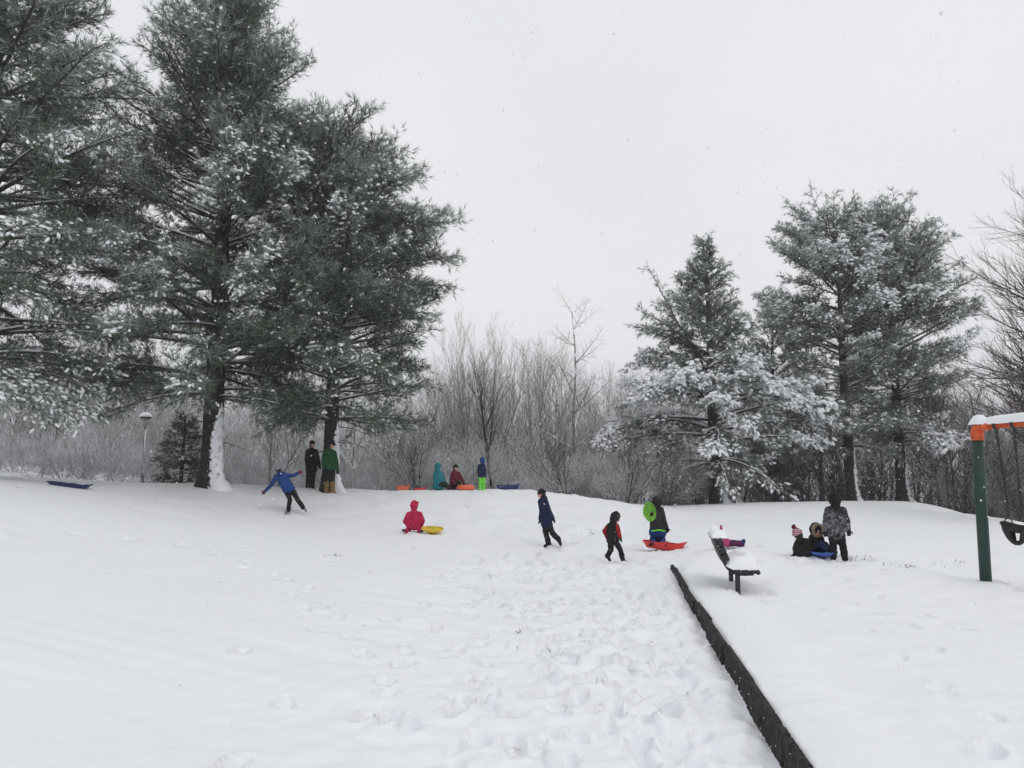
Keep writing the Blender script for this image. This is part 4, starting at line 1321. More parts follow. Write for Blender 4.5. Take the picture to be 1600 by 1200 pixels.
saucer('blue saucer sled under the child with the fur-trimmed hood', plastic('bright_blue_plastic', (0.03, 0.10, 0.36)), p + (0, 0, .03), .21, slope_rot(p[0], p[1], 0), .06)

# ------------------------------------------------------------------ people
def capsule(p0, r0, p1, r1, k=12):
    p0, p1 = np.asarray(p0, float), np.asarray(p1, float)
    ax = p1 - p0
    L = np.linalg.norm(ax)
    d = ax / L if L > 1e-6 else np.array((0, 0, 1.0))
    a = np.radians([-80, -50, -20, 0])
    P = [p0 + d * r0 * math.sin(q) for q in a] + [p1 + d * r1 * math.sin(-q) for q in a[::-1]]
    R = [r0 * math.cos(q) for q in a] + [r1 * math.cos(q) for q in a[::-1]]
    P, R = np.array(P), np.array(R)
    ref = np.array((0, 0, 1.0)) if abs(d[2]) < .8 else np.array((1.0, 0, 0))
    s = nrm(np.cross(d, ref)); u = np.cross(s, d)
    t = np.arange(k) / k * 2 * np.pi
    V = (P[:, None] + (s[None] * np.cos(t)[:, None] + u[None] * np.sin(t)[:, None])[None] * R[:, None, None]).reshape(-1, 3)
    n = len(P)
    V = np.vstack([V, p0 - d * r0, p1 + d * r1])
    F3 = []
    for i in range(n - 1):
        for j in range(k):
            a_, b_ = i * k + j, i * k + (j + 1) % k
            F3 += [(a_, b_, b_ + k), (a_, b_ + k, a_ + k)]
    for j in range(k):
        F3 += [(n * k, (j + 1) % k, j), (n * k + 1, (n - 1) * k + j, (n - 1) * k + (j + 1) % k)]
    return V, np.array(F3)

def ellipsoid(c, r, R=None):
    V, Fq = capsule((0, 0, 0), 1.0, (0, 0, 1e-4), 1.0, 16)
    V = V * np.asarray(r, float)
    if R is not None: V = V @ np.asarray(R).T
    return V + np.asarray(c, float), Fq

_fold = bpy.data.textures.new('folds', 'CLOUDS')
_fold.noise_scale = 0.07
def soft(name, prims, mat, parent, voxel=.02, smooth=4, fold=0.0):
    V, Fq = join(prims)
    me = mesh_np(name, V, Fq, True)
    o = obj(name, me, mat, parent)
    m = o.modifiers.new('one_surface', 'REMESH'); m.mode = 'VOXEL'; m.voxel_size = voxel; m.use_smooth_shade = True
    m = o.modifiers.new('smooth', 'SMOOTH'); m.factor = .5; m.iterations = smooth
    if fold:
        m = o.modifiers.new('folds', 'DISPLACE'); m.texture = _fold; m.strength = fold; m.mid_level = .5; m.texture_coords = 'LOCAL'
    return o

def speckle(m, amount, scale):
    """flecks of snow caught on a surface"""
    n, l = m.node_tree.nodes, m.node_tree.links
    b = n['Principled BSDF']
    old = b.inputs['Base Color'].links[0].from_socket
    tc = N(n, 'ShaderNodeTexCoord'); ns = N(n, 'ShaderNodeTexNoise', Scale=scale, Detail=3, Roughness=.7)
    sb = N(n, 'ShaderNodeMath', operation='SUBTRACT'); sb.inputs[1].default_value = amount
    sc = N(n, 'ShaderNodeMath', operation='MULTIPLY', use_clamp=True); sc.inputs[1].default_value = 14
    mx = N(n, 'ShaderNodeMixRGB'); mx.inputs['Color2'].default_value = SNOW_C + (1,)
    l.new(tc.outputs['Object'], ns.inputs['Vector']); l.new(ns.outputs['Fac'], sb.inputs[0]); l.new(sb.outputs[0], sc.inputs[0]); l.new(sc.outputs[0], mx.inputs['Fac'])
    l.new(old, mx.inputs['Color1']); l.new(mx.outputs[0], b.inputs['Base Color'])
    return m
for m_ in (M_GREEN, M_ORANGE, M_RUBBER, M_BLACKP): speckle(m_, .70, 34)
def cloth(name, col, **k): return speckle(cloth_base(name, col, **k), .675, 30)
def cloth_base(name, col, **k): return plain(name, col, .85, k.pop('var', .22), k.pop('scale', 7), .35, 55, .12)
def camo_mat():
    m, n, l, b = new_mat('camouflage_cloth')
    tc = N(n, 'ShaderNodeTexCoord')
    n1 = N(n, 'ShaderNodeTexNoise', Scale=13.0, Detail=4, Distortion=1.2)
    rp = N(n, 'ShaderNodeValToRGB')
    rp.color_ramp.interpolation = 'CONSTANT'
    e = rp.color_ramp.elements
    e[0].position, e[0].color = 0, (.012, .012, .014, 1)
    e[1].position, e[1].color = .47, (.055, .055, .065, 1)
    for p_, c_ in ((.54, (.17, .17, .19, 1)), (.62, (.03, .03, .034, 1)), (.68, (.26, .26, .29, 1))):
        q = e.new(p_); q.color = c_
    l.new(tc.outputs['Object'], n1.inputs['Vector']); l.new(n1.outputs['Fac'], rp.inputs['Fac'])
    # plainer, darker cloth over the shoulders
    sp = N(n, 'ShaderNodeSeparateXYZ'); mr = N(n, 'ShaderNodeMapRange'); mr.inputs[1].default_value = .70; mr.inputs[2].default_value = .80
    mx = N(n, 'ShaderNodeMixRGB'); mx.inputs['Color2'].default_value = (.014, .014, .016, 1)
    l.new(tc.outputs['Object'], sp.inputs['Vector']); l.new(sp.outputs['Z'], mr.inputs[0]); l.new(mr.outputs[0], mx.inputs['Fac'])
    l.new(rp.outputs['Color'], mx.inputs['Color1']); l.new(mx.outputs['Color'], b.inputs['Base Color'])
    b.inputs['Roughness'].default_value = .85
    return m
def stripe_mat(cols, scale, ax='Z'):
    m, n, l, b = new_mat('striped_knit')
    tc = N(n, 'ShaderNodeTexCoord'); sp = N(n, 'ShaderNodeSeparateXYZ')
    mu = N(n, 'ShaderNodeMath', operation='MULTIPLY'); mu.inputs[1].default_value = scale
    fr = N(n, 'ShaderNodeMath', operation='FRACT'); rp = N(n, 'ShaderNodeValToRGB'); rp.color_ramp.interpolation = 'CONSTANT'
    e = rp.color_ramp.elements
    e[0].position, e[0].color = 0, cols[0] + (1,)
    e[1].position, e[1].color = 1 / len(cols), cols[1] + (1,)
    for i, c_ in enumerate(cols[2:]): e.new((i + 2) / len(cols)).color = c_ + (1,)
    l.new(tc.outputs['Object'], sp.inputs['Vector']); l.new(sp.outputs[ax], mu.inputs[0]); l.new(mu.outputs[0], fr.inputs[0])
    l.new(fr.outputs[0], rp.inputs['Fac']); l.new(rp.outputs['Color'], b.inputs['Base Color'])
    b.inputs['Roughness'].default_value = .9
    return m
M_SKIN = plain('skin', (0.50, 0.30, 0.22), .55, .08, 6, 0, 60, .3)
M_HAIR = plain('dark_brown_hair', (0.025, 0.018, 0.013), .7, .4, 30, .5, 90, .2)
M_EYE = plain('dark_eye', (0.03, 0.022, 0.018), .25, .1)
M_LIP = plain('lips', (0.36, 0.13, 0.11), .5, .1)
M_BLK = cloth('black_cloth', (0.016, 0.016, 0.018))
M_BLK2 = cloth('charcoal_cloth', (0.030, 0.028, 0.028))
M_NAVY = cloth('navy_cloth', (0.014, 0.020, 0.055))
M_ROY = cloth('royal_blue_cloth', (0.018, 0.05, 0.18))
M_GRN = cloth('green_cloth', (0.018, 0.075, 0.028))
M_TEAL = cloth('teal_cloth', (0.02, 0.17, 0.20))
M_MAR = cloth('maroon_cloth', (0.13, 0.015, 0.03))
M_PINK = cloth('raspberry_cloth', (0.40, 0.018, 0.062))
M_ROSE = cloth('rose_cloth', (0.42, 0.06, 0.17))
M_LIMEC = cloth('lime_cloth', (0.17, 0.62, 0.06))
M_REDC = cloth('red_cloth', (0.30, 0.018, 0.022))
M_GREYK = cloth('grey_knit', (0.22, 0.22, 0.25))
M_TAN = cloth('tan_boot_suede', (0.20, 0.125, 0.06))
M_BOOT = cloth('dark_boot', (0.022, 0.021, 0.021))
M_PURP = cloth('plum_cloth', (0.08, 0.02, 0.07))
M_BLUB = cloth('blue_boot', (0.03, 0.045, 0.13))
M_FUR = plain('tan_fur', (0.36, 0.29, 0.21), .95, .5, 60, .9, 140, .1)

def person(label, d, J, foot, stature, fv, jacket, trousers, boots, gloves, hat=None, hood=None, sleeve=None, hem=.0, sink=.04, extra=None, fine=.018, seat=1.0, boot_h=.16):
    base = at(foot[0], foot[1], d)
    g = gz(base[0], d)
    dz = g - sink - base[2]
    org = np.array((base[0], d, g))
    t = thing('person', label, 'person', org)
    def p(n):
        q = J[n]
        w = at(q[0], q[1], d + (q[2] if len(q) > 2 else 0))
        # keep the joint's height as drawn at the person's own distance
        w[2] += dz
        return w - org
    k = (stature / 1.75) ** .9
    kh = .55 + .45 * stature / 1.75
    fv = nrm(np.array((fv[0], fv[1], fv[2] if len(fv) > 2 else 0.0)))
    head = p('head'); shL, shR, elL, elR, wrL, wrR = (p(n) for n in ('shL', 'shR', 'elL', 'elR', 'wrL', 'wrR'))
    hL, hR, kL, kR, aL, aR, tL, tR = (p(n) for n in ('hipL', 'hipR', 'knL', 'knR', 'anL', 'anR', 'toL', 'toR'))
    sh, hip = (shL + shR) / 2, (hL + hR) / 2
    up = nrm(head - sh)
    f = nrm(fv - up * (fv @ up)); rt = np.cross(f, up)
    Rm = np.stack([rt, f, up], 1)
    def hp(x, y, z): return head + Rm @ (np.array((x, y, z)) * kh)
    fin = fine
    # the body, one surface ------------------------------------------------
    b = [ellipsoid(head, np.array((.074, .094, .112)) * kh, Rm), ellipsoid(hp(0, .03, -.06), np.array((.055, .06, .06)) * kh, Rm),
         capsule(hp(0, .093, .012), .010 * kh, hp(0, .108, -.022), .016 * kh),
         capsule(hp(-.03, .082, .03), .013 * kh, hp(.03, .082, .03), .013 * kh),
         ellipsoid(hp(-.078, -.005, -.01), np.array((.014, .022, .034)) * kh, Rm), ellipsoid(hp(.078, -.005, -.01), np.array((.014, .022, .034)) * kh, Rm),
         capsule(head - up * .06 * kh, .052 * kh, sh - up * .03 * k, .05 * k), capsule(sh - up * .03 * k, .05 * k, sh + (hip - sh) * .35, .08 * k), capsule(shL * .8 + sh * .2, .05 * k, shR * .8 + sh * .2, .05 * k),
         capsule(sh + (hip - sh) * .35, .085 * k, hip, .09 * k), capsule(hL, .08 * k, hR, .08 * k)]
    for s_, e_, w_ in ((shL, elL, wrL), (shR, elR, wrR)):
        b += [capsule(s_, .05 * k, e_, .042 * k), capsule(e_, .042 * k, w_, .03 * k), capsule(w_, .03 * k, w_ + nrm(w_ - e_) * .09 * k, .028 * k)]
    for h_, n_, a_, o_ in ((hL, kL, aL, tL), (hR, kR, aR, tR)):
        b += [capsule(h_, .075 * k, n_, .05 * k), capsule(n_, .05 * k, a_, .038 * k), capsule(a_, .038 * k, o_, .03 * k)]
    soft('body', b, M_SKIN, t, fin, 2)
    for sx in (-1, 1):
        obj('eye', mesh_np('eye', *ellipsoid(hp(sx * .031, .083, .008), np.array((.013, .008, .009)) * kh, Rm), True), M_EYE, t)
    obj('mouth', mesh_np('mouth', *ellipsoid(hp(0, .088, -.055), np.array((.024, .009, .008)) * kh, Rm), True), M_LIP, t)
    # jacket ---------------------------------------------------------------
    lo = hip + nrm(hip - sh) * hem * k
    sL, sR = shL * .78 + sh * .22, shR * .78 + sh * .22
    hl, hr = hL + (lo - hip), hR + (lo - hip)
    j = [capsule(sL, .088 * k, sR, .088 * k), capsule(sh + (hip - sh) * .22, .135 * k, lo, .14 * k), capsule(sL, .09 * k, hl, .115 * k), capsule(sR, .09 * k, hr, .115 * k),
         capsule(hl, .125 * k, hr, .125 * k)]
    # upper body may bend at the waist
    sl = []
    for s_, e_, w_ in ((shL, elL, wrL), (shR, elR, wrR)):
        sl += [capsule(s_ * .92 + sh * .08, .080 * k, e_, .066 * k), capsule(e_, .066 * k, w_, .058 * k)]
    if sleeve is None: j += sl
    if hood is not None and hood is not jacket or hood is None:
        j.append(capsule(sh + up * .05 * k - f * .02, .085 * k, sh + up * .1 * k, .07 * k))
    hd = None
    if hood is not None:
        hd = [ellipsoid(hp(0, -.028, .012), np.array((.124, .128, .146)) * kh, Rm), capsule(hp(0, -.04, -.05), .098 * kh, sh + up * .04 - f * .03 * k, .10 * k)]
        if extra == 'ears':
            hd += [capsule(hp(.09, 0, .07), .03, hp(.125, .01, .1), .02), capsule(hp(-.07, 0, .1), .03, hp(-.085, .01, .135), .018)]
        if hood is jacket: j += hd; hd = None
    else:
        j.append(ellipsoid(sh - f * .09 * k + up * .06 * k, np.array((.12, .065, .07)) * k, Rm))      # hood lying on the back
    soft('jacket', j, jacket, t, fin, 3, .022)
    if sleeve is not None:
        soft('sleeve', sl[:2], sleeve, t, fin, 3, .02); soft('sleeve', sl[2:], sleeve, t, fin, 3, .02)
    if hd is not None: soft('hood', hd, hood, t, fin, 3, .012)
    if extra == 'fur':
        aa = np.linspace(0, 2 * np.pi, 41)
        ringp = np.array([hp(.094 * math.cos(q), .052 + .01 * math.cos(2 * q), .118 * math.sin(q) - .004) for q in aa])
        V, Fq = tube(ringp, np.full(41, .034 * kh), 12, cap=False)
        rr = np.random.default_rng(3)
        cen = np.repeat(ringp, 12, 0)
        V = cen + (V - cen) * rr.uniform(.75, 1.35, (len(V), 1))
        obj('fur_trim', mesh_np('fur_trim', V, Fq), M_FUR, t)
    if hat is not None:
        soft('hair', [ellipsoid(hp(0, -.022, -.005), np.array((.085, .09, .11)) * kh, Rm), capsule(hp(0, -.05, -.06), .062 * kh, hp(0, -.055, -.1), .05 * kh)], M_HAIR, t, .012, 1)
        h = [ellipsoid(hp(0, -.012, .038), np.array((.092, .106, .10)) * kh, Rm)]
        V, Fq = h[0]
        loc = (V - head) @ Rm
        cut = .012 * kh
        low = loc[:, 2] < cut
        loc[low, 2] = cut
        loc[low, :2] *= .97
        V = loc @ Rm.T + head
        ho = obj('hat', mesh_np('hat', V, Fq, True), hat, t)
        aa = np.linspace(0, 2 * np.pi, 25)
        obj('hat_brim', mesh_np('hat_brim', *tube(np.array([hp(.088 * math.cos(q), .102 * math.sin(q) - .012, .03) for q in aa]), np.full(25, .021 * kh), 8, cap=False), True), hat, ho)
        if extra == 'pompom':
            V, Fq = ellipsoid(hp(0, -.02, .165), np.array((.045, .045, .045)) * kh)
            V = V + np.random.default_rng(2).normal(0, .004, V.shape)
            obj('pompom', mesh_np('pompom', V, Fq), M_MAR, ho)
    # trousers and boots -----------------------------------------------------
    tr = [capsule(hL, .105 * k * seat, hR, .105 * k * seat)] + ([capsule(kL, .1 * k, kR, .1 * k), capsule(hip, .15 * k, (kL + kR) / 2, .12 * k)] if seat > 1 else [])
    for h_, n_, a_, o_ in ((hL, kL, aL, tL), (hR, kR, aR, tR)):
        tr += [capsule(h_, .105 * k, n_, .083 * k), capsule(n_, .085 * k, a_ + nrm(n_ - a_) * (boot_h * .8 * k if boot_h > .2 else 0), .080 * k)]
        leg = nrm(n_ - a_)
        heel = a_ - nrm(o_ - a_) * .02 * k - leg * .02 * k
        soft('boot', [capsule(a_ + leg * boot_h * k, .088 * k if boot_h > .2 else .066 * k, a_, .082 * k if boot_h > .2 else .066 * k), capsule(heel, .055 * k, o_, .046 * k), capsule(a_, .06 * k, o_ * .6 + a_ * .4, .055 * k)], boots, t, fin, 2)
    soft('trousers', tr, trousers, t, fin, 3, .025)
    if extra == 'waistband':
        aa = np.linspace(0, 2 * np.pi, 33)
        obj('waistband', mesh_np('waistband', *tube(np.array([hip + np.array((.215 * k * math.cos(q), .19 * k * math.sin(q), .05 + .012 * math.sin(3 * q))) for q in aa]), np.full(33, .017), 8, cap=False), True), M_LIMEC, t)
    # gloves with separate fingers -------------------------------------------
    for e_, w_, sx in ((elL, wrL, -1), (elR, wrR, 1)):
        fd = nrm(w_ - e_)
        sd = nrm(np.cross(fd, f + np.array((.01, .02, .03))))
        nn = np.cross(sd, fd)
        s9 = 1.15 * k
        g_ = [capsule(w_ - fd * .03 * s9, .042 * s9, w_ + fd * .02 * s9, .04 * s9), capsule(w_ + fd * .03 * s9 - sd * .018 * s9, .03 * s9, w_ + fd * .075 * s9 - sd * .02 * s9, .026 * s9),
              capsule(w_ + fd * .03 * s9 + sd * .018 * s9, .03 * s9, w_ + fd * .075 * s9 + sd * .02 * s9, .026 * s9)]
        for q, (o_, ln) in enumerate(((-.034, .045), (-.012, .055), (.012, .052), (.033, .038))):
            r0 = w_ + fd * .085 * s9 + sd * o_ * s9
            m1 = r0 + (fd * .6 + nn * .12) * ln * s9 * .6
            m2 = m1 + (fd * .5 + nn * .38) * ln * s9 * .7
            g_ += [capsule(r0, .0125 * s9, m1, .0115 * s9), capsule(m1, .0115 * s9, m2, .0095 * s9)]
        tb = w_ + fd * .035 * s9 + sd * .04 * s9 * sx
        g_ += [capsule(tb, .015 * s9, tb + (fd * .5 + sd * sx * .6) * .05 * s9, .0125 * s9), capsule(tb + (fd * .5 + sd * sx * .6) * .05 * s9, .0125 * s9, tb + (fd * .9 + sd * sx * .65 + nn * .2) * .07 * s9, .010 * s9)]
        soft('glove', g_, gloves, t, .0075, 1)
    return t

def JJ(**k): return k
person('child in a royal blue jacket and grey hat leaning over with both arms flung wide', 23.0,
       JJ(head=(435, 733.5), shL=(431, 743), shR=(446, 740), elL=(423.5, 757), wrL=(414.5, 766), elR=(457, 742), wrR=(466.5, 738), hipL=(447, 764.5), hipR=(456, 763),
          knL=(453, 779), anL=(450.5, 796), toL=(446.5, 800), knR=(466, 781), anR=(474, 792), toR=(478.5, 797)), (452, 802), 1.42, (-.6, .8), M_ROY, M_BLK, M_GREYK, M_MAR, hat=M_GREYK, sink=.03)
person('adult in black coat and black hat standing left of the one in the green jacket', 27.3,
       JJ(head=(488, 697), shL=(480, 708.5), shR=(494.5, 708.5), elL=(478.5, 721), wrL=(480, 733), elR=(497, 720), wrR=(499, 730), hipL=(482.5, 733), hipR=(490.5, 733),
          knL=(481.5, 750), anL=(480.5, 764), toL=(478, 767), knR=(489, 750), anR=(488, 764), toR=(491, 767)), (484, 768), 1.74, (.8, -.4), M_BLK, M_BLK, M_BOOT, M_BLK, hat=M_BLK, hem=.10)
person('adult in green jacket and tan boots standing against the trunk of the round-topped pine', 26.0,
       JJ(head=(519.5, 689), shL=(507, 700.5), shR=(523, 700.5), elL=(505, 714), wrL=(506.5, 727), elR=(526, 714), wrR=(527.5, 728), hipL=(511, 727), hipR=(519.5, 727),
          knL=(511, 745), anL=(510.5, 761), toL=(507, 765), knR=(519.5, 745), anR=(520, 761), toR=(525, 765)), (515, 766), 1.8, (.8, -.4), M_GRN, M_BLK, M_TAN, M_BLK, hat=M_BLK, hem=-.08, boot_h=.3)
person('person in a teal hooded jacket sitting on the crest beside the one in maroon', 28.0,
       JJ(head=(685, 728.5), shL=(680, 738.5), shR=(690, 738.5), elL=(679, 750), wrL=(685, 757, -.05), elR=(693.5, 750), wrR=(698, 756), hipL=(681, 760), hipR=(688.5, 760),
          knL=(694, 754.5, -.1), anL=(701, 762, -.1), toL=(705, 763, -.1), knR=(696, 755.5, .15), anR=(703, 762, .15), toR=(707, 763, .15)), (690, 765.5), 1.6, (.7, .5), M_TEAL, M_BLK2, M_BOOT, M_BLK, hood=M_TEAL, sink=.0)
person('person in a maroon jacket and dark hat crouching over the orange snow tube', 28.3,
       JJ(head=(712, 731), shL=(707, 740), shR=(717, 740), elL=(704.5, 750), wrL=(711, 757, -.2), elR=(721.5, 748), wrR=(724.5, 755.5, -.1), hipL=(706, 760), hipR=(712, 760),
          knL=(715.5, 753.5, -.2), anL=(716, 762.5, -.2), toL=(719, 764, -.2), knR=(717.5, 754, .1), anR=(718, 763, .1), toR=(721, 764, .1)), (712, 766), 1.55, (.8, -.4), M_MAR, M_BLK, M_BOOT, M_BLK, hat=M_BLK2, sink=.0)
person('child in a dark blue jacket and bright lime trousers standing on the crest', 28.2,
       JJ(head=(752.5, 717), shL=(748.5, 725), shR=(757, 725), elL=(747.5, 733.5), wrL=(748, 740.5), elR=(758, 733.5), wrR=(758, 740.5), hipL=(750.8, 741), hipR=(755, 741),
          knL=(750.5, 752), anL=(750.2, 761.5), toL=(748.5, 764), knR=(755.8, 752), anR=(756, 761.5), toR=(757.3, 764.2)), (753, 765), 1.25, (-.9, -.4), M_NAVY, M_LIMEC, M_LIMEC, M_BLK, hood=M_ROY, hem=.0)
person('child in a raspberry pink hooded snowsuit kneeling with their back turned', 19.5,
       JJ(head=(648, 787.5), shL=(637, 801), shR=(657.5, 800.5), elL=(632, 812.5), wrL=(638, 820, .12), elR=(661.5, 812), wrR=(658, 820, .15), hipL=(640, 819), hipR=(653.5, 819),
          knL=(639, 825, .28), anL=(635, 827, -.12), toL=(629.5, 826, -.16), knR=(655, 825, .28), anR=(655, 827, -.10), toR=(660, 828, -.16)), (645, 830), 1.2, (.4, .9), M_PINK, M_PINK, M_PURP, M_PURP, hood=M_PINK, extra='ears', sink=.02, hem=.03)
person('child in navy jacket and black trousers striding left across the slope', 18.0,
       JJ(head=(846, 769), shL=(844, 780.5, .12), shR=(853, 780.5, -.12), elL=(846, 796, .2), wrL=(844, 808, .22), elR=(858.5, 796, -.12), wrR=(864, 807, -.1), hipL=(851, 814, .06), hipR=(857, 814, -.05),
          knL=(853, 831, .06), anL=(857.5, 846.5, .06), toL=(851.5, 850.5, .08), knR=(863, 830, -.05), anR=(873, 840, -.05), toR=(876, 848, -.05)), (858, 852), 1.38, (-.95, .25), M_NAVY, M_BLK, M_BOOT, M_BLK, hat=M_BLK, hem=.02)
person('child in a red and black jacket with black hood up, striding right', 15.6,
       JJ(head=(962.5, 807.5), shL=(950.5, 820, .08), shR=(964.5, 820, -.08), elL=(944, 828, .1), wrL=(949, 839, .12), elR=(967, 830, -.12), wrR=(969, 838, -.14), hipL=(953.5, 843, .05), hipR=(961.5, 843, -.05),
          knL=(955, 857, .06), anL=(949, 867, .06), toL=(953, 874, .06), knR=(969, 857, -.06), anR=(973, 873, -.06), toR=(978, 877, -.07)), (972, 879), 1.12, (.85, -.4), M_BLK, M_BLK, M_BOOT, M_BLK, hood=M_BLK, sleeve=M_REDC)
person('child in black jacket and blue trousers kneeling on the red sled', 16.95,
       JJ(head=(1025.5, 781.5), shL=(1018.5, 792), shR=(1034, 792), elL=(1016.5, 801, .02), wrL=(1018, 800, -.12), elR=(1037.5, 807, -.02), wrR=(1041.5, 821, -.04), hipL=(1021.5, 828), hipR=(1033.5, 829),
          knL=(1019.5, 840, .18), anL=(1021, 844, -.20), toL=(1016, 848, -.34), knR=(1035.5, 840, .18), anR=(1035, 845, -.20), toR=(1040.5, 848, -.34)), (1028, 851), 1.25, (-.3, .95), M_BLK2, M_ROY, M_BOOT, M_BLK, hood=M_BLK, extra='waistband', hem=-.12, sink=-.055, seat=1.45)
person('small child in pink lying back in the snow beyond the bench, blue boots out', 14.6,
       JJ(head=(1117.5, 837, .3), shL=(1122, 845, .22), shR=(1125, 842, .05), elL=(1124, 853, .3), wrL=(1128, 858, .25), elR=(1127, 835, .02), wrR=(1127, 831, 0), hipL=(1137, 852, .06), hipR=(1137, 853.5, -.06),
          knL=(1149, 851, .02), anL=(1159, 852, -.05), toL=(1162.5, 847, -.06), knR=(1149, 853.5, -.12), anR=(1160, 854.5, -.2), toR=(1163.5, 849, -.2)), (1140, 858.5), .95, (.8, .2, .5), M_ROSE, M_PURP, M_BLUB, M_ROSE, hood=M_ROSE, sink=-.01)
person('child in black sitting with their back turned, wearing a striped pink bobble hat', 12.8,
       JJ(head=(1247.5, 851), shL=(1246.5, 863.5), shR=(1262, 862.5), elL=(1243, 873), wrL=(1243, 881, .05), elR=(1266.5, 872), wrR=(1269.5, 880, .1), hipL=(1250, 880), hipR=(1263, 880),
          knL=(1263, 876, .34), anL=(1269, 881, .6), toL=(1270, 878, .68), knR=(1268, 877, .3), anR=(1275, 882, .55), toR=(1277, 879, .62)), (1256, 885.5), 1.12, (.35, .9), M_BLK, M_BLK, M_BOOT, M_BLK,
       hat=stripe_mat([(.42, .09, .14), (.45, .36, .38), (.30, .05, .09), (.33, .30, .33)], 17), extra='pompom', sink=.0)
person('child in black sitting facing the camera, face framed by a tan fur hood', 12.95,
       JJ(head=(1276.5, 852.5), shL=(1284, 865), shR=(1268.5, 865), elL=(1287, 873), wrL=(1284, 879.5, -.12), elR=(1266.5, 873), wrR=(1271, 879.5, -.12), hipL=(1281, 880), hipR=(1271, 880),
          knL=(1289, 875.5, -.18), anL=(1295, 881, -.1), toL=(1298, 879, -.12), knR=(1284, 876, -.25), anR=(1291, 882, -.3), toR=(1294, 880, -.32)), (1276, 885), 1.08, (.12, -1), M_BLK, M_NAVY, M_BOOT, M_BLK, hood=M_BLK, extra='fur', sink=-.05, fine=.011)
person('child in grey camouflage jacket with black hood, standing with their back turned', 12.6,
       JJ(head=(1303.8, 794.5), shL=(1293, 810.5), shR=(1319, 810.5), elL=(1290, 830), wrL=(1290.5, 843), elR=(1325, 830), wrR=(1326.5, 842), hipL=(1301.5, 848), hipR=(1313.5, 848),
          knL=(1302.5, 868), anL=(1303.5, 885.5), toL=(1301.5, 888, .06), knR=(1318, 868), anR=(1321, 885.5), toR=(1324, 888, .06)), (1312, 888.5), 1.16, (-.1, 1), camo_mat(), M_BLK, M_BOOT, M_BLK, hood=M_BLK, hem=.03, sink=.03)

# ------------------------------------------------------------------ bits of grass that show through, falling snow, air
def grass():
    r = np.random.default_rng(12)
    spots = [gxy(*q) for q in ((1342, 871), (1356, 869), (1330, 874), (1412, 880), (1420, 884), (1405, 883), (921, 828), (926, 832), (895, 850), (530, 868), (523, 867), (1470, 882), (1500, 877), (812, 985), (840, 1010), (1205, 800), (560, 800), (735, 792), (600, 786))]
    P0, P1 = [], []
    for (x, y) in spots:
        for k in range(9):
            a = np.array((x + r.normal(0, .12), y + r.normal(0, .1), 0)); a[2] = gz(a[0], a[1]) - .03
            b = a + np.array((r.normal(0, .03), r.normal(0, .03), r.uniform(.025, .05)))
            P0.append(a); P1.append(b)
    n = len(P0)
    o = obj('grass', mesh_np('grass', *prisms(P0, P1, np.full(n, .005), np.full(n, .002))), plain('dry_grass', (.09, .075, .045), .9, .3), None)
    tag(o, 'dry grass blades poking through the trampled snow', 'grass', kind='stuff')
grass()

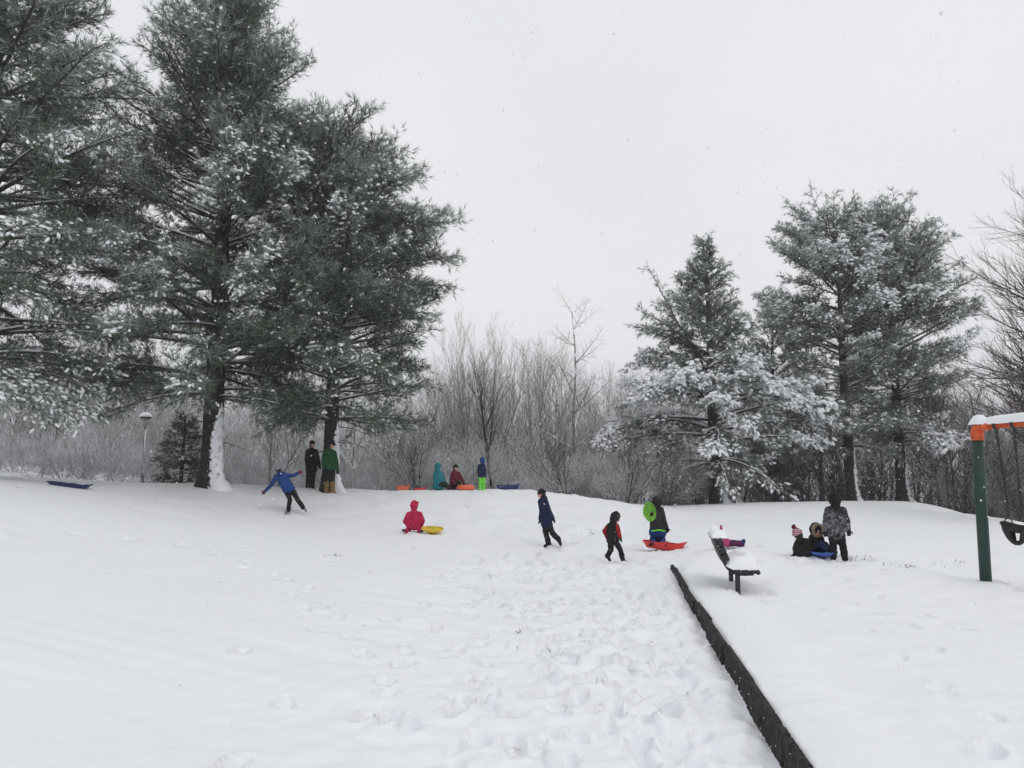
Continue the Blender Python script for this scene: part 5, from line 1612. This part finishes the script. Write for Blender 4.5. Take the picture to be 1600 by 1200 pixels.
def litter():
    r = np.random.default_rng(31)
    P0, P1 = [], []
    for (cx, cy, sp, n) in ((bA[0], bA[1] - 1.5, 2.6, 70), (bB[0], bB[1] - 1.5, 2.4, 60), (bD[0], bD[1] - 2, 2.5, 40), (bF[0] - 1, bF[1] - 2, 3, 50)):
        for k in range(n):
            x, y = cx + r.normal(0, sp), cy + r.normal(0, sp)
            a = r.uniform(0, 6.28); L = r.uniform(.02, .06)
            z = gz(x, y) + .03
            P0.append((x, y, z)); P1.append((x + math.cos(a) * L, y + math.sin(a) * L, z + r.uniform(0, .02)))
    n = len(P0)
    o = obj('fallen_twigs', mesh_np('fallen_twigs', *prisms(P0, P1, np.full(n, .005), np.full(n, .003))), M_BARE_R, None)
    tag(o, 'twigs and needles dropped on the snow under the pines', 'twigs', kind='stuff')
litter()

def flakes():
    r = np.random.default_rng(99)
    n = 48000
    P = np.c_[r.uniform(-26, 26, n), r.uniform(3.2, 36, n), r.uniform(-.2, 17, n)]
    gzs = ground(P[:, 0], P[:, 1])
    P = P[(P[:, 2] > gzs + .05)]
    n = len(P)
    tet = np.array([(1, 1, 1), (1, -1, -1), (-1, 1, -1), (-1, -1, 1)]) / 3 ** .5
    q = nrm(r.normal(0, 1, (n, 4)))
    w, x, y, z = q.T
    Rm = np.stack([np.stack([1 - 2 * (y * y + z * z), 2 * (x * y - z * w), 2 * (x * z + y * w)], -1), np.stack([2 * (x * y + z * w), 1 - 2 * (x * x + z * z), 2 * (y * z - x * w)], -1), np.stack([2 * (x * z - y * w), 2 * (y * z + x * w), 1 - 2 * (x * x + y * y)], -1)], 1)
    s = np.clip(r.lognormal(math.log(.0068), .35, n), .003, .014)
    V = P[:, None] + np.einsum('nij,kj->nki', Rm, tet) * s[:, None, None] * r.uniform(.7, 1.3, (n, 4, 1))
    F3 = np.arange(n)[:, None, None] * 4 + np.array([(0, 1, 2), (0, 3, 1), (0, 2, 3), (1, 3, 2)])[None]
    o = obj('falling_snow', mesh_np('falling_snow', V.reshape(-1, 3), F3.reshape(-1, 3), True), M_SNOWF)
    tag(o, 'snowflakes drifting down through the air', 'snowfall', kind='stuff')
flakes()

def haze():
    m = bpy.data.materials.new('haze')
    m.use_nodes = True
    nt = m.node_tree
    nt.nodes.clear()
    o_ = nt.nodes.new('ShaderNodeOutputMaterial')
    v = nt.nodes.new('ShaderNodeVolumePrincipled')
    v.inputs['Color'].default_value = (.95, .96, .98, 1)
    v.inputs['Density'].default_value = HAZE
    nt.links.new(v.outputs['Volume'], o_.inputs['Volume'])
    V, Fq = box((0, 0, 8), (440, 440, 28 + 12))
    tag(obj('haze', mesh_np('haze', V, Fq), m), 'snowy haze in the air', 'haze', kind='stuff')
HAZE = 0.0013
if HAZE: haze()
